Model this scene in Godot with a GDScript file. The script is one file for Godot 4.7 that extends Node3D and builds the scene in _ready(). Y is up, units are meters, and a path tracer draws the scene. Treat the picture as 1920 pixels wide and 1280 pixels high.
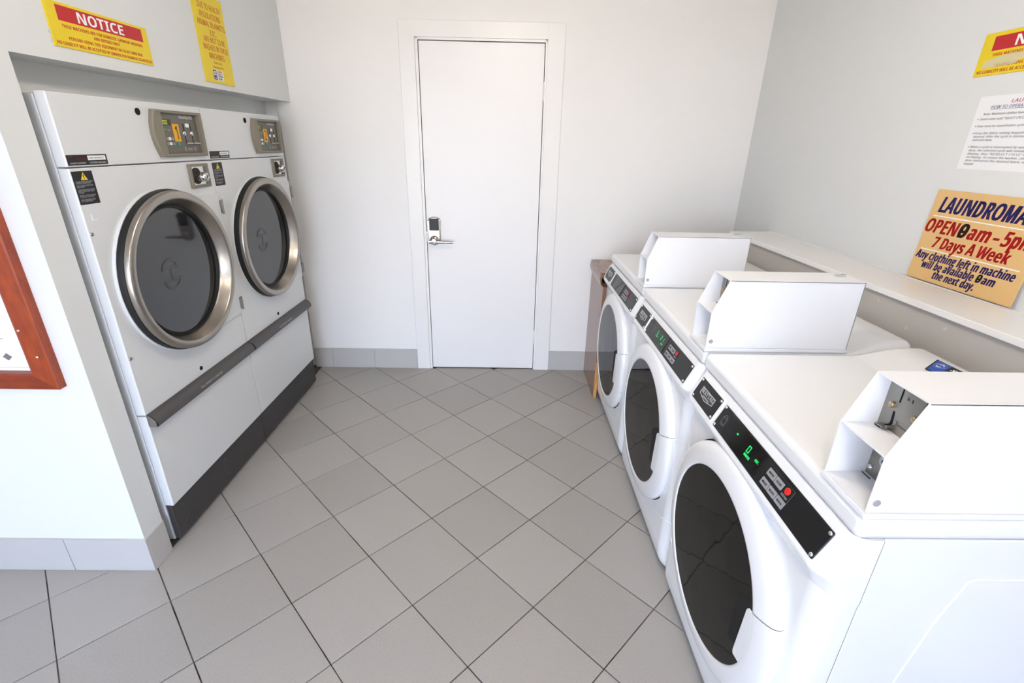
extends Node3D
# A small laundromat room: two tumble dryers in a niche on the left, three
# front-loaders on the right, a plain door in the back wall.
# World: y up, metres, back wall at z = 0, the camera looks towards -z.

var counts := {}
var M := {}
var rng := RandomNumberGenerator.new()

func _ready():
	# ---------------------------------------------------------------- camera
	var cam := Camera3D.new()
	cam.name = "camera"
	cam.fov = 70.70
	cam.near = 0.05
	cam.far = 200.0
	cam.transform = Transform3D(cam_basis(-0.39116, -0.01789, 0.02132), Vector3(0.5102, 1.5187, 3.1611))
	add_child(cam)
	cam.current = true
	# ------------------------------------------------------- sky, sun, exposure
	var sky_mat := ProceduralSkyMaterial.new()
	sky_mat.sky_top_color = Color(0.54, 0.65, 0.84)
	sky_mat.sky_horizon_color = Color(0.85, 0.885, 0.945)
	sky_mat.sky_curve = 0.25
	sky_mat.ground_bottom_color = Color(0.50, 0.48, 0.45)
	sky_mat.ground_horizon_color = Color(0.72, 0.73, 0.73)
	sky_mat.sun_angle_max = 1.0
	sky_mat.energy_multiplier = 1.0
	var sky := Sky.new()
	sky.sky_material = sky_mat
	var env := Environment.new()
	env.background_mode = Environment.BG_SKY
	env.sky = sky
	env.ambient_light_source = Environment.AMBIENT_SOURCE_DISABLED
	env.tonemap_mode = Environment.TONE_MAPPER_LINEAR
	env.tonemap_exposure = 14.8
	env.sdfgi_enabled = true
	env.ssao_enabled = true
	env.ssil_enabled = true
	var we := WorldEnvironment.new()
	we.name = "environment"
	we.environment = env
	add_child(we)
	var sun := DirectionalLight3D.new()
	sun.name = "sun"
	sun.light_color = Color(1.0, 0.95, 0.86)
	sun.light_energy = 1.0
	sun.light_angular_distance = 0.5
	sun.shadow_enabled = true
	sun.rotation_degrees = Vector3(-52, 118, 0)
	add_child(sun)

	rng.seed = 7
	make_materials()
	build_room()
	build_floor()
	build_skirting()
	build_back_door()
	build_ledge()
	build_ceiling_lights()
	build_dryers()
	build_washers()
	build_table()
	build_signs()
	build_certificate()

func cam_basis(pitch: float, yaw: float, roll: float) -> Basis:
	return Basis(Vector3.UP, yaw) * Basis(Vector3.RIGHT, pitch) * Basis(Vector3.BACK, roll)

# ===================================================================== helpers
func numbered(parent: Node, called: String) -> String:
	var key := str(parent.get_instance_id()) + "/" + called
	var n: int = counts.get(key, 0)
	counts[key] = n + 1
	return called if n == 0 else "%s_%03d" % [called, n]

func thing(called: String, label: String, category: String, at := Vector3.ZERO, turn := 0.0, group := "") -> Node3D:
	var o := Node3D.new()
	o.name = numbered(self, called)
	add_child(o, true)
	o.position = at
	o.rotation.y = turn
	tag(o, label, category, group)
	return o

func tag(o: Node, label: String, category := "", group := "", kind := ""):
	if label != "": o.set_meta("label", label)
	if category != "": o.set_meta("category", category)
	if group != "": o.set_meta("group", group)
	if kind != "": o.set_meta("kind", kind)

func begin() -> SurfaceTool:
	var st := SurfaceTool.new()
	st.begin(Mesh.PRIMITIVE_TRIANGLES)
	return st

func obj(called: String, st: SurfaceTool, mat: Material, parent: Node = null) -> MeshInstance3D:
	if parent == null: parent = self
	var mi := MeshInstance3D.new()
	mi.name = numbered(parent, called)
	mi.mesh = st.commit()
	mi.mesh.surface_set_material(0, mat)
	parent.add_child(mi, true)
	return mi

func struct(called: String, st: SurfaceTool, mat: Material, label := "") -> MeshInstance3D:
	var o := obj(called, st, mat)
	o.set_meta("kind", "structure")
	if label != "": o.set_meta("label", label)
	return o

const I := Transform3D.IDENTITY

func tri(st: SurfaceTool, a: Vector3, b: Vector3, c: Vector3, na: Vector3, nb: Vector3, nc: Vector3):
	if (b - a).cross(c - a).dot(na + nb + nc) > 0.0:
		var t := b; b = c; c = t
		var tn := nb; nb = nc; nc = tn
	st.set_normal(na); st.add_vertex(a)
	st.set_normal(nb); st.add_vertex(b)
	st.set_normal(nc); st.add_vertex(c)

func quad(st: SurfaceTool, a: Vector3, b: Vector3, c: Vector3, d: Vector3, n: Vector3):
	tri(st, a, b, c, n, n, n)
	tri(st, a, c, d, n, n, n)

func tf(T: Transform3D, st: SurfaceTool, a: Vector3, b: Vector3, c: Vector3, na: Vector3, nb: Vector3, nc: Vector3):
	tri(st, T * a, T * b, T * c, (T.basis * na).normalized(), (T.basis * nb).normalized(), (T.basis * nc).normalized())

func box(st: SurfaceTool, c: Vector3, s: Vector3, T := I):
	var h := s * 0.5
	for ax in 3:
		for sg in [-1.0, 1.0]:
			var n := Vector3.ZERO; n[ax] = sg
			var u := Vector3.ZERO; u[(ax + 1) % 3] = h[(ax + 1) % 3]
			var v := Vector3.ZERO; v[(ax + 2) % 3] = h[(ax + 2) % 3]
			var p: Vector3 = c + n * h[ax]
			quad(st, T * (p - u - v), T * (p + u - v), T * (p + u + v), T * (p - u + v), (T.basis * n).normalized())

# box between two corners
func span(st: SurfaceTool, a: Vector3, b: Vector3, T := I):
	box(st, (a + b) * 0.5, (b - a).abs(), T)

# box with rounded edges
func rbox(st: SurfaceTool, c: Vector3, s: Vector3, r: float, seg := 1, T := I):
	var h := s * 0.5
	r = minf(r, minf(h.x, minf(h.y, h.z)) * 0.98)
	for ax in 3:
		var a1: int = (ax + 1) % 3
		var a2: int = (ax + 2) % 3
		var g1: Array[float] = []
		var g2: Array[float] = []
		for k in range(seg, -1, -1):
			var d := r * tan(PI / 4 * k / seg)
			g1.append(-(h[a1] - r) - d); g2.append(-(h[a2] - r) - d)
		for k in range(0, seg + 1):
			var d := r * tan(PI / 4 * k / seg)
			g1.append((h[a1] - r) + d); g2.append((h[a2] - r) + d)
		for sg in [-1.0, 1.0]:
			var P := []
			var N := []
			for i in g1.size():
				var rp := []
				var rn := []
				for j in g2.size():
					var p := Vector3.ZERO
					p[ax] = sg * h[ax]; p[a1] = g1[i]; p[a2] = g2[j]
					var inner := Vector3(clampf(p.x, -h.x + r, h.x - r), clampf(p.y, -h.y + r, h.y - r), clampf(p.z, -h.z + r, h.z - r))
					var n := (p - inner).normalized()
					rp.append(c + inner + n * r); rn.append(n)
				P.append(rp); N.append(rn)
			for i in g1.size() - 1:
				for j in g2.size() - 1:
					tf(T, st, P[i][j], P[i + 1][j], P[i + 1][j + 1], N[i][j], N[i + 1][j], N[i + 1][j + 1])
					tf(T, st, P[i][j], P[i + 1][j + 1], P[i][j + 1], N[i][j], N[i + 1][j + 1], N[i][j + 1])

func ccw(poly: PackedVector2Array) -> PackedVector2Array:
	var a := 0.0
	for i in poly.size():
		a += poly[i].cross(poly[(i + 1) % poly.size()])
	if a < 0.0: poly.reverse()
	return poly

func inset(poly: PackedVector2Array, d: float) -> PackedVector2Array:
	var out := PackedVector2Array()
	var n := poly.size()
	for i in n:
		var e0 := (poly[i] - poly[(i + n - 1) % n]).normalized()
		var e1 := (poly[(i + 1) % n] - poly[i]).normalized()
		var n0 := Vector2(-e0.y, e0.x)
		var n1 := Vector2(-e1.y, e1.x)
		var m := n0 + n1
		var l := m.length_squared()
		out.append(poly[i] + (m * (2.0 / l) * d if l > 0.1 else n0 * d))
	return out

# polygon in local xy pushed from z0 to z1; the z1 face has a bevelled edge
func prism(st: SurfaceTool, poly_in: PackedVector2Array, z0: float, z1: float, T := I, bevel := 0.0):
	var poly := ccw(poly_in.duplicate())
	var n := poly.size()
	var sgn := signf(z1 - z0)
	var top := inset(poly, bevel) if bevel > 0.0 else poly
	var zb := z1 - sgn * bevel
	var vn: Array[Vector2] = []
	var en: Array[Vector2] = []
	for i in n:
		var e := (poly[(i + 1) % n] - poly[i]).normalized()
		en.append(Vector2(e.y, -e.x))
	for i in n:
		vn.append((en[i] + en[(i + n - 1) % n]).normalized())
	for i in n:
		var j := (i + 1) % n
		var sa := vn[i] if en[i].dot(en[(i + n - 1) % n]) > 0.8 else en[i]
		var sb := vn[j] if en[i].dot(en[j]) > 0.8 else en[i]
		var na := Vector3(sa.x, sa.y, 0); var nb := Vector3(sb.x, sb.y, 0)
		var a := Vector3(poly[i].x, poly[i].y, z0); var b := Vector3(poly[j].x, poly[j].y, z0)
		var c := Vector3(poly[j].x, poly[j].y, zb); var d := Vector3(poly[i].x, poly[i].y, zb)
		tf(T, st, a, b, c, na, nb, nb); tf(T, st, a, c, d, na, nb, na)
		if bevel > 0.0:
			var e := Vector3(top[j].x, top[j].y, z1); var f := Vector3(top[i].x, top[i].y, z1)
			var ba := (na + Vector3(0, 0, sgn)).normalized(); var bb := (nb + Vector3(0, 0, sgn)).normalized()
			tf(T, st, d, c, e, ba, bb, bb); tf(T, st, d, e, f, ba, bb, ba)
	var idx := Geometry2D.triangulate_polygon(top)
	for k in range(0, idx.size(), 3):
		var fr := Vector3(0, 0, sgn)
		tf(T, st, Vector3(top[idx[k]].x, top[idx[k]].y, z1), Vector3(top[idx[k + 1]].x, top[idx[k + 1]].y, z1), Vector3(top[idx[k + 2]].x, top[idx[k + 2]].y, z1), fr, fr, fr)
	idx = Geometry2D.triangulate_polygon(poly)
	for k in range(0, idx.size(), 3):
		var bk := Vector3(0, 0, -sgn)
		tf(T, st, Vector3(poly[idx[k]].x, poly[idx[k]].y, z0), Vector3(poly[idx[k + 1]].x, poly[idx[k + 1]].y, z0), Vector3(poly[idx[k + 2]].x, poly[idx[k + 2]].y, z0), bk, bk, bk)

func disc_poly(c: Vector2, r: float, n := 32) -> PackedVector2Array:
	var p := PackedVector2Array()
	for i in n: p.append(c + Vector2.from_angle(TAU * i / n) * r)
	return p

func rrect(x0: float, y0: float, x1: float, y1: float, r: float, seg := 4) -> PackedVector2Array:
	var p := PackedVector2Array()
	for k in 4:
		var cx: float = [x1 - r, x0 + r, x0 + r, x1 - r][k]
		var cy: float = [y1 - r, y1 - r, y0 + r, y0 + r][k]
		for i in seg + 1:
			p.append(Vector2(cx, cy) + Vector2.from_angle(PI / 2 * (k + float(i) / seg)) * r)
	return p

# profile of (radius, height) turned about local z; list it from the back outwards, then forwards and inwards
func lathe(st: SurfaceTool, prof: Array, T := I, seg := 48, a0 := 0.0, a1 := TAU):
	var m := prof.size()
	var fn: Array[Vector2] = []
	for i in m - 1:
		var d: Vector2 = (prof[i + 1] - prof[i]).normalized()
		fn.append(Vector2(d.y, -d.x))
	for i in m - 1:
		var n0 := fn[i]
		var n1 := fn[i]
		if i > 0 and fn[i - 1].dot(fn[i]) > 0.6: n0 = (fn[i - 1] + fn[i]).normalized()
		if i < m - 2 and fn[i + 1].dot(fn[i]) > 0.6: n1 = (fn[i + 1] + fn[i]).normalized()
		for k in seg:
			var t0 := lerpf(a0, a1, float(k) / seg)
			var t1 := lerpf(a0, a1, float(k + 1) / seg)
			var c0 := cos(t0); var s0 := sin(t0); var c1 := cos(t1); var s1 := sin(t1)
			var p: Vector2 = prof[i]; var q: Vector2 = prof[i + 1]
			var A := Vector3(p.x * c0, p.x * s0, p.y); var B := Vector3(p.x * c1, p.x * s1, p.y)
			var C := Vector3(q.x * c1, q.x * s1, q.y); var D := Vector3(q.x * c0, q.x * s0, q.y)
			var nA := Vector3(n0.x * c0, n0.x * s0, n0.y); var nB := Vector3(n0.x * c1, n0.x * s1, n0.y)
			var nC := Vector3(n1.x * c1, n1.x * s1, n1.y); var nD := Vector3(n1.x * c0, n1.x * s0, n1.y)
			if p.x > 1e-6: tf(T, st, A, B, C, nA, nB, nC)
			if q.x > 1e-6: tf(T, st, A, C, D, nA, nC, nD)

# skin over rings with the same number of points, smooth throughout
func loft(st: SurfaceTool, rings: Array, cap0: bool, cap1: bool, T := I):
	var m := rings.size()
	var n: int = rings[0].size()
	var nr := []
	var centre := Vector3.ZERO
	for r in m:
		var row := PackedVector3Array(); row.resize(n); nr.append(row)
		for p in rings[r]: centre += p / float(m * n)
	for r in m - 1:
		for i in n:
			var j := (i + 1) % n
			var a: Vector3 = rings[r][i]; var b: Vector3 = rings[r][j]; var c: Vector3 = rings[r + 1][j]; var d: Vector3 = rings[r + 1][i]
			var f := (c - a).cross(d - b)
			nr[r][i] += f; nr[r][j] += f; nr[r + 1][j] += f; nr[r + 1][i] += f
	var s := 0.0
	for r in m:
		for i in n: s += nr[r][i].dot(rings[r][i] - centre)
	var sg := 1.0 if s > 0.0 else -1.0
	for r in m:
		for i in n: nr[r][i] = (nr[r][i] * sg).normalized()
	for r in m - 1:
		for i in n:
			var j := (i + 1) % n
			tf(T, st, rings[r][i], rings[r][j], rings[r + 1][j], nr[r][i], nr[r][j], nr[r + 1][j])
			tf(T, st, rings[r][i], rings[r + 1][j], rings[r + 1][i], nr[r][i], nr[r + 1][j], nr[r + 1][i])
	for e in [[cap0, 0, 1], [cap1, m - 1, m - 2]]:
		if not e[0]: continue
		var ring: PackedVector3Array = rings[e[1]]
		var cc := Vector3.ZERO
		for p in ring: cc += p / float(n)
		var other := Vector3.ZERO
		for p in rings[e[2]]: other += p / float(n)
		var fnm := Vector3.ZERO
		for i in n: fnm += (ring[i] - cc).cross(ring[(i + 1) % n] - cc)
		fnm = fnm.normalized()
		if fnm.dot(cc - other) < 0.0: fnm = -fnm
		for i in n: tf(T, st, cc, ring[i], ring[(i + 1) % n], fnm, fnm, fnm)

# round bar along a line of points
func tube(st: SurfaceTool, pts: PackedVector3Array, r: float, seg := 8, T := I, r_end := -1.0):
	var rings := []
	var side := Vector3.ZERO
	for i in pts.size():
		var d := (pts[mini(i + 1, pts.size() - 1)] - pts[maxi(i - 1, 0)]).normalized()
		if side == Vector3.ZERO:
			side = d.cross(Vector3.UP if absf(d.y) < 0.9 else Vector3.RIGHT).normalized()
		side = (side - d * side.dot(d)).normalized()
		var up := d.cross(side)
		var rr := r if r_end < 0.0 else lerpf(r, r_end, float(i) / (pts.size() - 1))
		var ring := PackedVector3Array()
		for k in seg: ring.append(pts[i] + (side * cos(TAU * k / seg) + up * sin(TAU * k / seg)) * rr)
		rings.append(ring)
	loft(st, rings, true, true, T)

var fonts := {}
func font(kind: String) -> SystemFont:
	if not fonts.has(kind):
		var f := SystemFont.new()
		f.font_names = PackedStringArray(["Droid Serif" if kind.begins_with("serif") else "Droid Sans"])
		if kind.ends_with("bold"): f.font_weight = 700
		fonts[kind] = f
	return fonts[kind]

# one line of lettering: baseline at y, cap height h; w > 0 squeezes it to that width
func text(st: SurfaceTool, s: String, x: float, y: float, h: float, T: Transform3D, align := "left", kind := "sans", w := 0.0, skew := 0.0, z := 0.0, thick := 0.0004):
	var tm := TextMesh.new()
	tm.text = s
	tm.font = font(kind)
	tm.font_size = 64
	tm.pixel_size = h / (0.714 * 64.0)
	tm.depth = thick
	tm.curve_step = 3.0 if h < 0.02 else 1.0
	tm.vertical_alignment = VERTICAL_ALIGNMENT_CENTER
	tm.horizontal_alignment = HORIZONTAL_ALIGNMENT_CENTER
	var bb := tm.get_aabb()
	var k := 1.0
	if w > 0.0 and bb.size.x > 0.0: k = w / bb.size.x
	var width := bb.size.x * k
	var cx := x
	if align == "left": cx = x + width * 0.5
	elif align == "right": cx = x - width * 0.5
	var local := Transform3D(Basis(Vector3(k, 0, 0), Vector3(skew, 1, 0), Vector3(0, 0, 1)), Vector3(cx - bb.get_center().x * k, y + 0.346 * h / 0.714, z + thick * 0.5))
	var full := T * local
	var arr := tm.get_mesh_arrays()
	var vs: PackedVector3Array = arr[Mesh.ARRAY_VERTEX]
	var ns: PackedVector3Array = arr[Mesh.ARRAY_NORMAL]
	var ix: PackedInt32Array = arr[Mesh.ARRAY_INDEX] if arr[Mesh.ARRAY_INDEX] != null else PackedInt32Array()
	if ix.is_empty():
		for q in vs.size(): ix.append(q)
	for q in range(0, ix.size(), 3):
		tf(full, st, vs[ix[q]], vs[ix[q + 1]], vs[ix[q + 2]], ns[ix[q]], ns[ix[q + 1]], ns[ix[q + 2]])

func mat(col: Color, rough: float, metal := 0.0) -> StandardMaterial3D:
	var m := StandardMaterial3D.new()
	m.albedo_color = col
	m.roughness = rough
	m.metallic = metal
	return m

func noise_tex(sd: int, freq: float, c0: Color, c1: Color, octaves := 3, size := 512) -> NoiseTexture2D:
	var n := FastNoiseLite.new()
	n.seed = sd
	n.noise_type = FastNoiseLite.TYPE_SIMPLEX_SMOOTH
	n.frequency = freq
	n.fractal_octaves = octaves
	var g := Gradient.new()
	g.set_color(0, c0); g.set_color(1, c1)
	var t := NoiseTexture2D.new()
	t.width = size; t.height = size
	t.seamless = true
	t.noise = n
	t.color_ramp = g
	return t

func bump_tex(sd: int, freq: float, strength: float, size := 512) -> NoiseTexture2D:
	var n := FastNoiseLite.new()
	n.seed = sd
	n.noise_type = FastNoiseLite.TYPE_SIMPLEX_SMOOTH
	n.frequency = freq
	n.fractal_octaves = 2
	var t := NoiseTexture2D.new()
	t.width = size; t.height = size
	t.seamless = true
	t.noise = n
	t.as_normal_map = true
	t.bump_strength = strength
	return t

func grey(v: float) -> Color:
	return Color(v, v, v)

func make_materials():
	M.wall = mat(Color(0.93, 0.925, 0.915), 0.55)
	M.wall.normal_enabled = true
	M.wall.normal_texture = bump_tex(3, 0.05, 0.6)
	M.wall.normal_scale = 0.10
	M.wall.uv1_triplanar = true
	M.wall.uv1_world_triplanar = true
	M.wall.uv1_scale = Vector3(2, 2, 2)
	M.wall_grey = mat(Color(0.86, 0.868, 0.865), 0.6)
	M.duct = mat(Color(0.74, 0.725, 0.705), 0.7)
	M.ceiling = mat(Color(0.85, 0.845, 0.835), 0.8)
	M.door = mat(Color(0.935, 0.93, 0.925), 0.38)
	M.trim = mat(Color(0.93, 0.925, 0.915), 0.35)
	M.shadow_gap = mat(Color(0.22, 0.21, 0.20), 0.9)
	# floor tiles: three tones of warm grey with a fine speckle
	M.tile = []
	for k in 3:
		var d := -0.012 + 0.012 * k
		var m := mat(Color.WHITE, 0.42)
		m.albedo_texture = noise_tex(20 + k, 0.11, Color(0.632 + d, 0.615 + d, 0.59 + d), Color(0.676 + d, 0.657 + d, 0.631 + d), 4)
		m.uv1_triplanar = true
		m.uv1_world_triplanar = true
		m.uv1_scale = Vector3(2.3, 2.3, 2.3)
		M.tile.append(m)
	M.skirt = mat(Color(0.735, 0.727, 0.715), 0.35)
	M.grout = mat(Color.WHITE, 0.95)
	M.grout.albedo_texture = noise_tex(31, 0.02, Color(0.16, 0.14, 0.12), Color(0.46, 0.43, 0.40), 3)
	M.grout.uv1_triplanar = true
	M.grout.uv1_world_triplanar = true
	M.grout.uv1_scale = Vector3(0.9, 0.9, 0.9)
	M.caulk = mat(Color(0.80, 0.78, 0.76), 0.7)
	M.white = mat(Color(0.90, 0.905, 0.91), 0.22)          # appliance plastic and enamel
	M.white.clearcoat_enabled = true
	M.white.clearcoat = 0.4
	M.white.clearcoat_roughness = 0.08
	M.white_side = mat(Color(0.88, 0.89, 0.90), 0.28)
	M.sheet = mat(Color(0.90, 0.905, 0.915), 0.38)          # powder coated sheet metal
	M.dryer = mat(Color(0.845, 0.855, 0.86), 0.36)
	M.charcoal = mat(Color(0.225, 0.22, 0.215), 0.5)
	M.bar = mat(Color(0.30, 0.29, 0.285), 0.42)
	M.rubber = mat(Color(0.045, 0.045, 0.047), 0.55)
	M.black = mat(Color(0.05, 0.05, 0.052), 0.45)
	M.hole = mat(Color(0.02, 0.02, 0.02), 0.9)
	M.panel = mat(Color(0.075, 0.075, 0.078), 0.33)
	M.screen = mat(Color(0.03, 0.03, 0.032), 0.07)
	M.glass_black = mat(Color(0.03, 0.029, 0.026), 0.03)
	M.glass_black.metallic_specular = 0.3
	M.glass_black.normal_enabled = true
	M.glass_black.normal_texture = bump_tex(5, 0.008, 2.0)
	M.glass_black.normal_scale = 0.22
	M.glass_black.uv1_triplanar = true
	M.glass_black.uv1_scale = Vector3(1.6, 1.6, 1.6)
	M.glass_grey = mat(Color(0.10, 0.108, 0.118), 0.045)
	M.glass_grey.metallic_specular = 0.75
	M.emblem = mat(Color(0.27, 0.275, 0.28), 0.3)
	M.steel = mat(Color(0.66, 0.635, 0.60), 0.30, 1.0)
	M.chrome = mat(Color(0.86, 0.86, 0.86), 0.09, 1.0)
	M.nickel = mat(Color(0.72, 0.70, 0.67), 0.24, 1.0)
	M.zinc = mat(Color(0.62, 0.61, 0.585), 0.42, 1.0)
	M.brass = mat(Color(0.76, 0.68, 0.56), 0.28, 1.0)
	M.taupe = mat(Color(0.50, 0.475, 0.415), 0.5)
	M.taupe_dark = mat(Color(0.40, 0.385, 0.345), 0.42)
	M.lcd = mat(Color(0.20, 0.175, 0.165), 0.3)
	M.lime = mat(Color(0.78, 0.86, 0.12), 0.5)
	M.lime.emission_enabled = true
	M.lime.emission = Color(0.75, 0.85, 0.08)
	M.lime.emission_energy_multiplier = 0.03
	M.green_led = mat(Color(0.05, 0.35, 0.18), 0.5)
	M.green_led.emission_enabled = true
	M.green_led.emission = Color(0.10, 0.95, 0.45)
	M.green_led.emission_energy_multiplier = 0.09
	M.green_dim = M.green_led.duplicate()
	M.green_dim.emission_energy_multiplier = 0.05
	M.teal = mat(Color(0.10, 0.58, 0.47), 0.5)
	M.amber = mat(Color(0.90, 0.66, 0.10), 0.5)
	M.yellow = mat(Color(0.90, 0.80, 0.10), 0.35)
	M.faded = mat(Color(0.83, 0.79, 0.62), 0.5)
	M.red = mat(Color(0.74, 0.10, 0.13), 0.4)
	M.red_ink = mat(Color(0.72, 0.22, 0.08), 0.5)
	M.orange = mat(Color(0.87, 0.715, 0.475), 0.45)
	M.navy = mat(Color(0.16, 0.12, 0.42), 0.5)
	M.blue = mat(Color(0.10, 0.32, 0.70), 0.4)
	M.crimson = mat(Color(0.78, 0.07, 0.09), 0.5)
	M.maroon = mat(Color(0.22, 0.07, 0.07), 0.5)
	M.ink = mat(Color(0.10, 0.10, 0.11), 0.6)
	M.pencil = mat(Color(0.36, 0.36, 0.38), 0.7)
	M.paper = mat(Color(0.92, 0.925, 0.93), 0.55)
	M.silver_ink = mat(Color(0.70, 0.70, 0.70), 0.5)
	M.key = mat(Color(0.56, 0.56, 0.575), 0.5)
	M.red_button = mat(Color(0.82, 0.13, 0.10), 0.4)
	M.plug = mat(Color(0.62, 0.62, 0.64), 0.5)
	M.white_ink = mat(Color(0.95, 0.95, 0.95), 0.5)
	M.walnut = wood(Color(0.50, 0.365, 0.29), Color(0.575, 0.43, 0.35), 41, Vector3(9, 0.9, 2.2), 0.14)
	M.pine = wood(Color(0.66, 0.47, 0.24), Color(0.86, 0.66, 0.38), 42, Vector3(9, 1.2, 9), 0.5)
	M.jarrah = wood(Color(0.50, 0.19, 0.07), Color(0.66, 0.28, 0.10), 43, Vector3(7, 1.6, 7), 0.35)
	M.jarrah_rail = wood(Color(0.46, 0.16, 0.065), Color(0.60, 0.235, 0.09), 44, Vector3(1.6, 7, 7), 0.35)
	M.concrete = mat(Color(0.66, 0.63, 0.59), 0.9)
	M.lamp = mat(Color(0.95, 0.93, 0.88), 0.4)
	M.lamp.emission_enabled = true
	M.lamp.emission = Color(1.0, 0.88, 0.70)
	M.lamp.emission_energy_multiplier = 0.3
	M.glazing = mat(Color(0.95, 0.97, 0.98, 0.06), 0.02)
	M.glazing.transparency = BaseMaterial3D.TRANSPARENCY_ALPHA
	M.alu = mat(Color(0.75, 0.75, 0.76), 0.35, 0.9)

func wood(c0: Color, c1: Color, sd: int, scale: Vector3, rough: float) -> StandardMaterial3D:
	var m := mat(Color.WHITE, rough)
	m.albedo_texture = noise_tex(sd, 0.012, c0, c1, 4)
	m.uv1_triplanar = true
	m.uv1_scale = scale
	return m

# ======================================================================== room
const TOP := 2.46
const NIB_X := -0.80
const NIB_BACK := 1.693
const NIB_FRONT := 1.790
const REAR := 4.9

func right_wall_x(z: float) -> float:
	return 1.995 + 0.028 * z

func build_room():
	var st := begin()
	span(st, Vector3(-0.84, 0, -0.14), Vector3(-0.015, TOP, 0))          # left of the door
	span(st, Vector3(0.735, 0, -0.14), Vector3(2.30, TOP, 0))            # right of the door
	span(st, Vector3(-0.015, 2.055, -0.14), Vector3(0.735, TOP, 0))
	span(st, Vector3(-2.75, 0, -0.24), Vector3(-0.84, TOP, -0.02))       # end of the niche
	struct("wall_back", st, M.wall, "white painted back wall around the plain white door")
	st = begin()
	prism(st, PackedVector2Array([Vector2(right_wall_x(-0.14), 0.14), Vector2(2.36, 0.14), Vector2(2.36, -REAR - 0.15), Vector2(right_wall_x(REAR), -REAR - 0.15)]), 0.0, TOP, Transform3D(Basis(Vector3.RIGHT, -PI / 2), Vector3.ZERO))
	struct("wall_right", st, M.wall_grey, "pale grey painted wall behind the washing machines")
	st = begin()
	span(st, Vector3(-2.75, 0, -0.10), Vector3(-2.60, TOP, REAR))
	struct("wall_left", st, M.wall)
	# the stub wall beside the dryers with the framed print, and the boxed bulkhead over the dryers
	st = begin()
	span(st, Vector3(-2.60, 0, NIB_BACK), Vector3(NIB_X, TOP, NIB_FRONT))
	struct("wall_nib", st, M.wall_grey, "white stub wall at the near end of the dryer niche")
	st = begin()
	prism(st, PackedVector2Array([Vector2(-0.885, 0.0), Vector2(-0.765, 0.0), Vector2(NIB_X, -NIB_BACK), Vector2(-0.885, -NIB_BACK)]), 1.715, TOP, Transform3D(Basis(Vector3.RIGHT, -PI / 2), Vector3.ZERO))
	span(st, Vector3(-2.60, 1.715, -0.10), Vector3(-0.885, 1.765, NIB_BACK))
	# infill sheets closing the gap over the dryers
	span(st, Vector3(-0.945, 1.6285, -0.10), Vector3(-0.925, 1.715, 0.098))
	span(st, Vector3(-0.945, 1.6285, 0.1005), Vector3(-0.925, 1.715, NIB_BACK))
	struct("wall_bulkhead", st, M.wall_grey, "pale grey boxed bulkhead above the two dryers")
	st = begin()
	span(st, Vector3(-1.78, 0, -0.10), Vector3(-1.70, 1.715, 0.42))
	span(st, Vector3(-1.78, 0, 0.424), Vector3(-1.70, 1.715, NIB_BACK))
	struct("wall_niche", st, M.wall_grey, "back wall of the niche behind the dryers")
	st = begin()
	span(st, Vector3(-2.75, TOP, -0.24), Vector3(2.40, TOP + 0.15, REAR + 0.15))
	struct("ceiling", st, M.ceiling)
	# shopfront behind the camera: a wide glazed opening with a low sill wall left of the doorway
	st = begin()
	span(st, Vector3(-2.75, 0, REAR), Vector3(-1.75, TOP, REAR + 0.15))
	span(st, Vector3(0.80, 0, REAR), Vector3(2.40, TOP, REAR + 0.15))
	span(st, Vector3(-1.75, 2.25, REAR), Vector3(0.80, TOP, REAR + 0.15))
	struct("wall_front", st, M.wall)
	st = begin()
	for x in [-1.72, -0.35, 0.77]:
		span(st, Vector3(x - 0.03, 0, REAR + 0.04), Vector3(x + 0.03, 2.25, REAR + 0.10))
	span(st, Vector3(-1.75, 2.19, REAR + 0.04), Vector3(0.80, 2.25, REAR + 0.10))
	span(st, Vector3(-1.69, 0, REAR + 0.04), Vector3(-0.38, 0.06, REAR + 0.10))
	var win := struct("window_1", st, M.alu, "aluminium shopfront window frame behind the viewer")
	for r in [[-1.69, -0.38]]:
		st = begin()
		span(st, Vector3(r[0], 0.06, REAR + 0.067), Vector3(r[1], 2.19, REAR + 0.073))
		obj("pane", st, M.glazing, win)
	st = begin()
	span(st, Vector3(-14, -0.30, REAR + 0.15), Vector3(14, -0.03, 24))
	struct("ground", st, M.concrete, "pale concrete forecourt outside")

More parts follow.
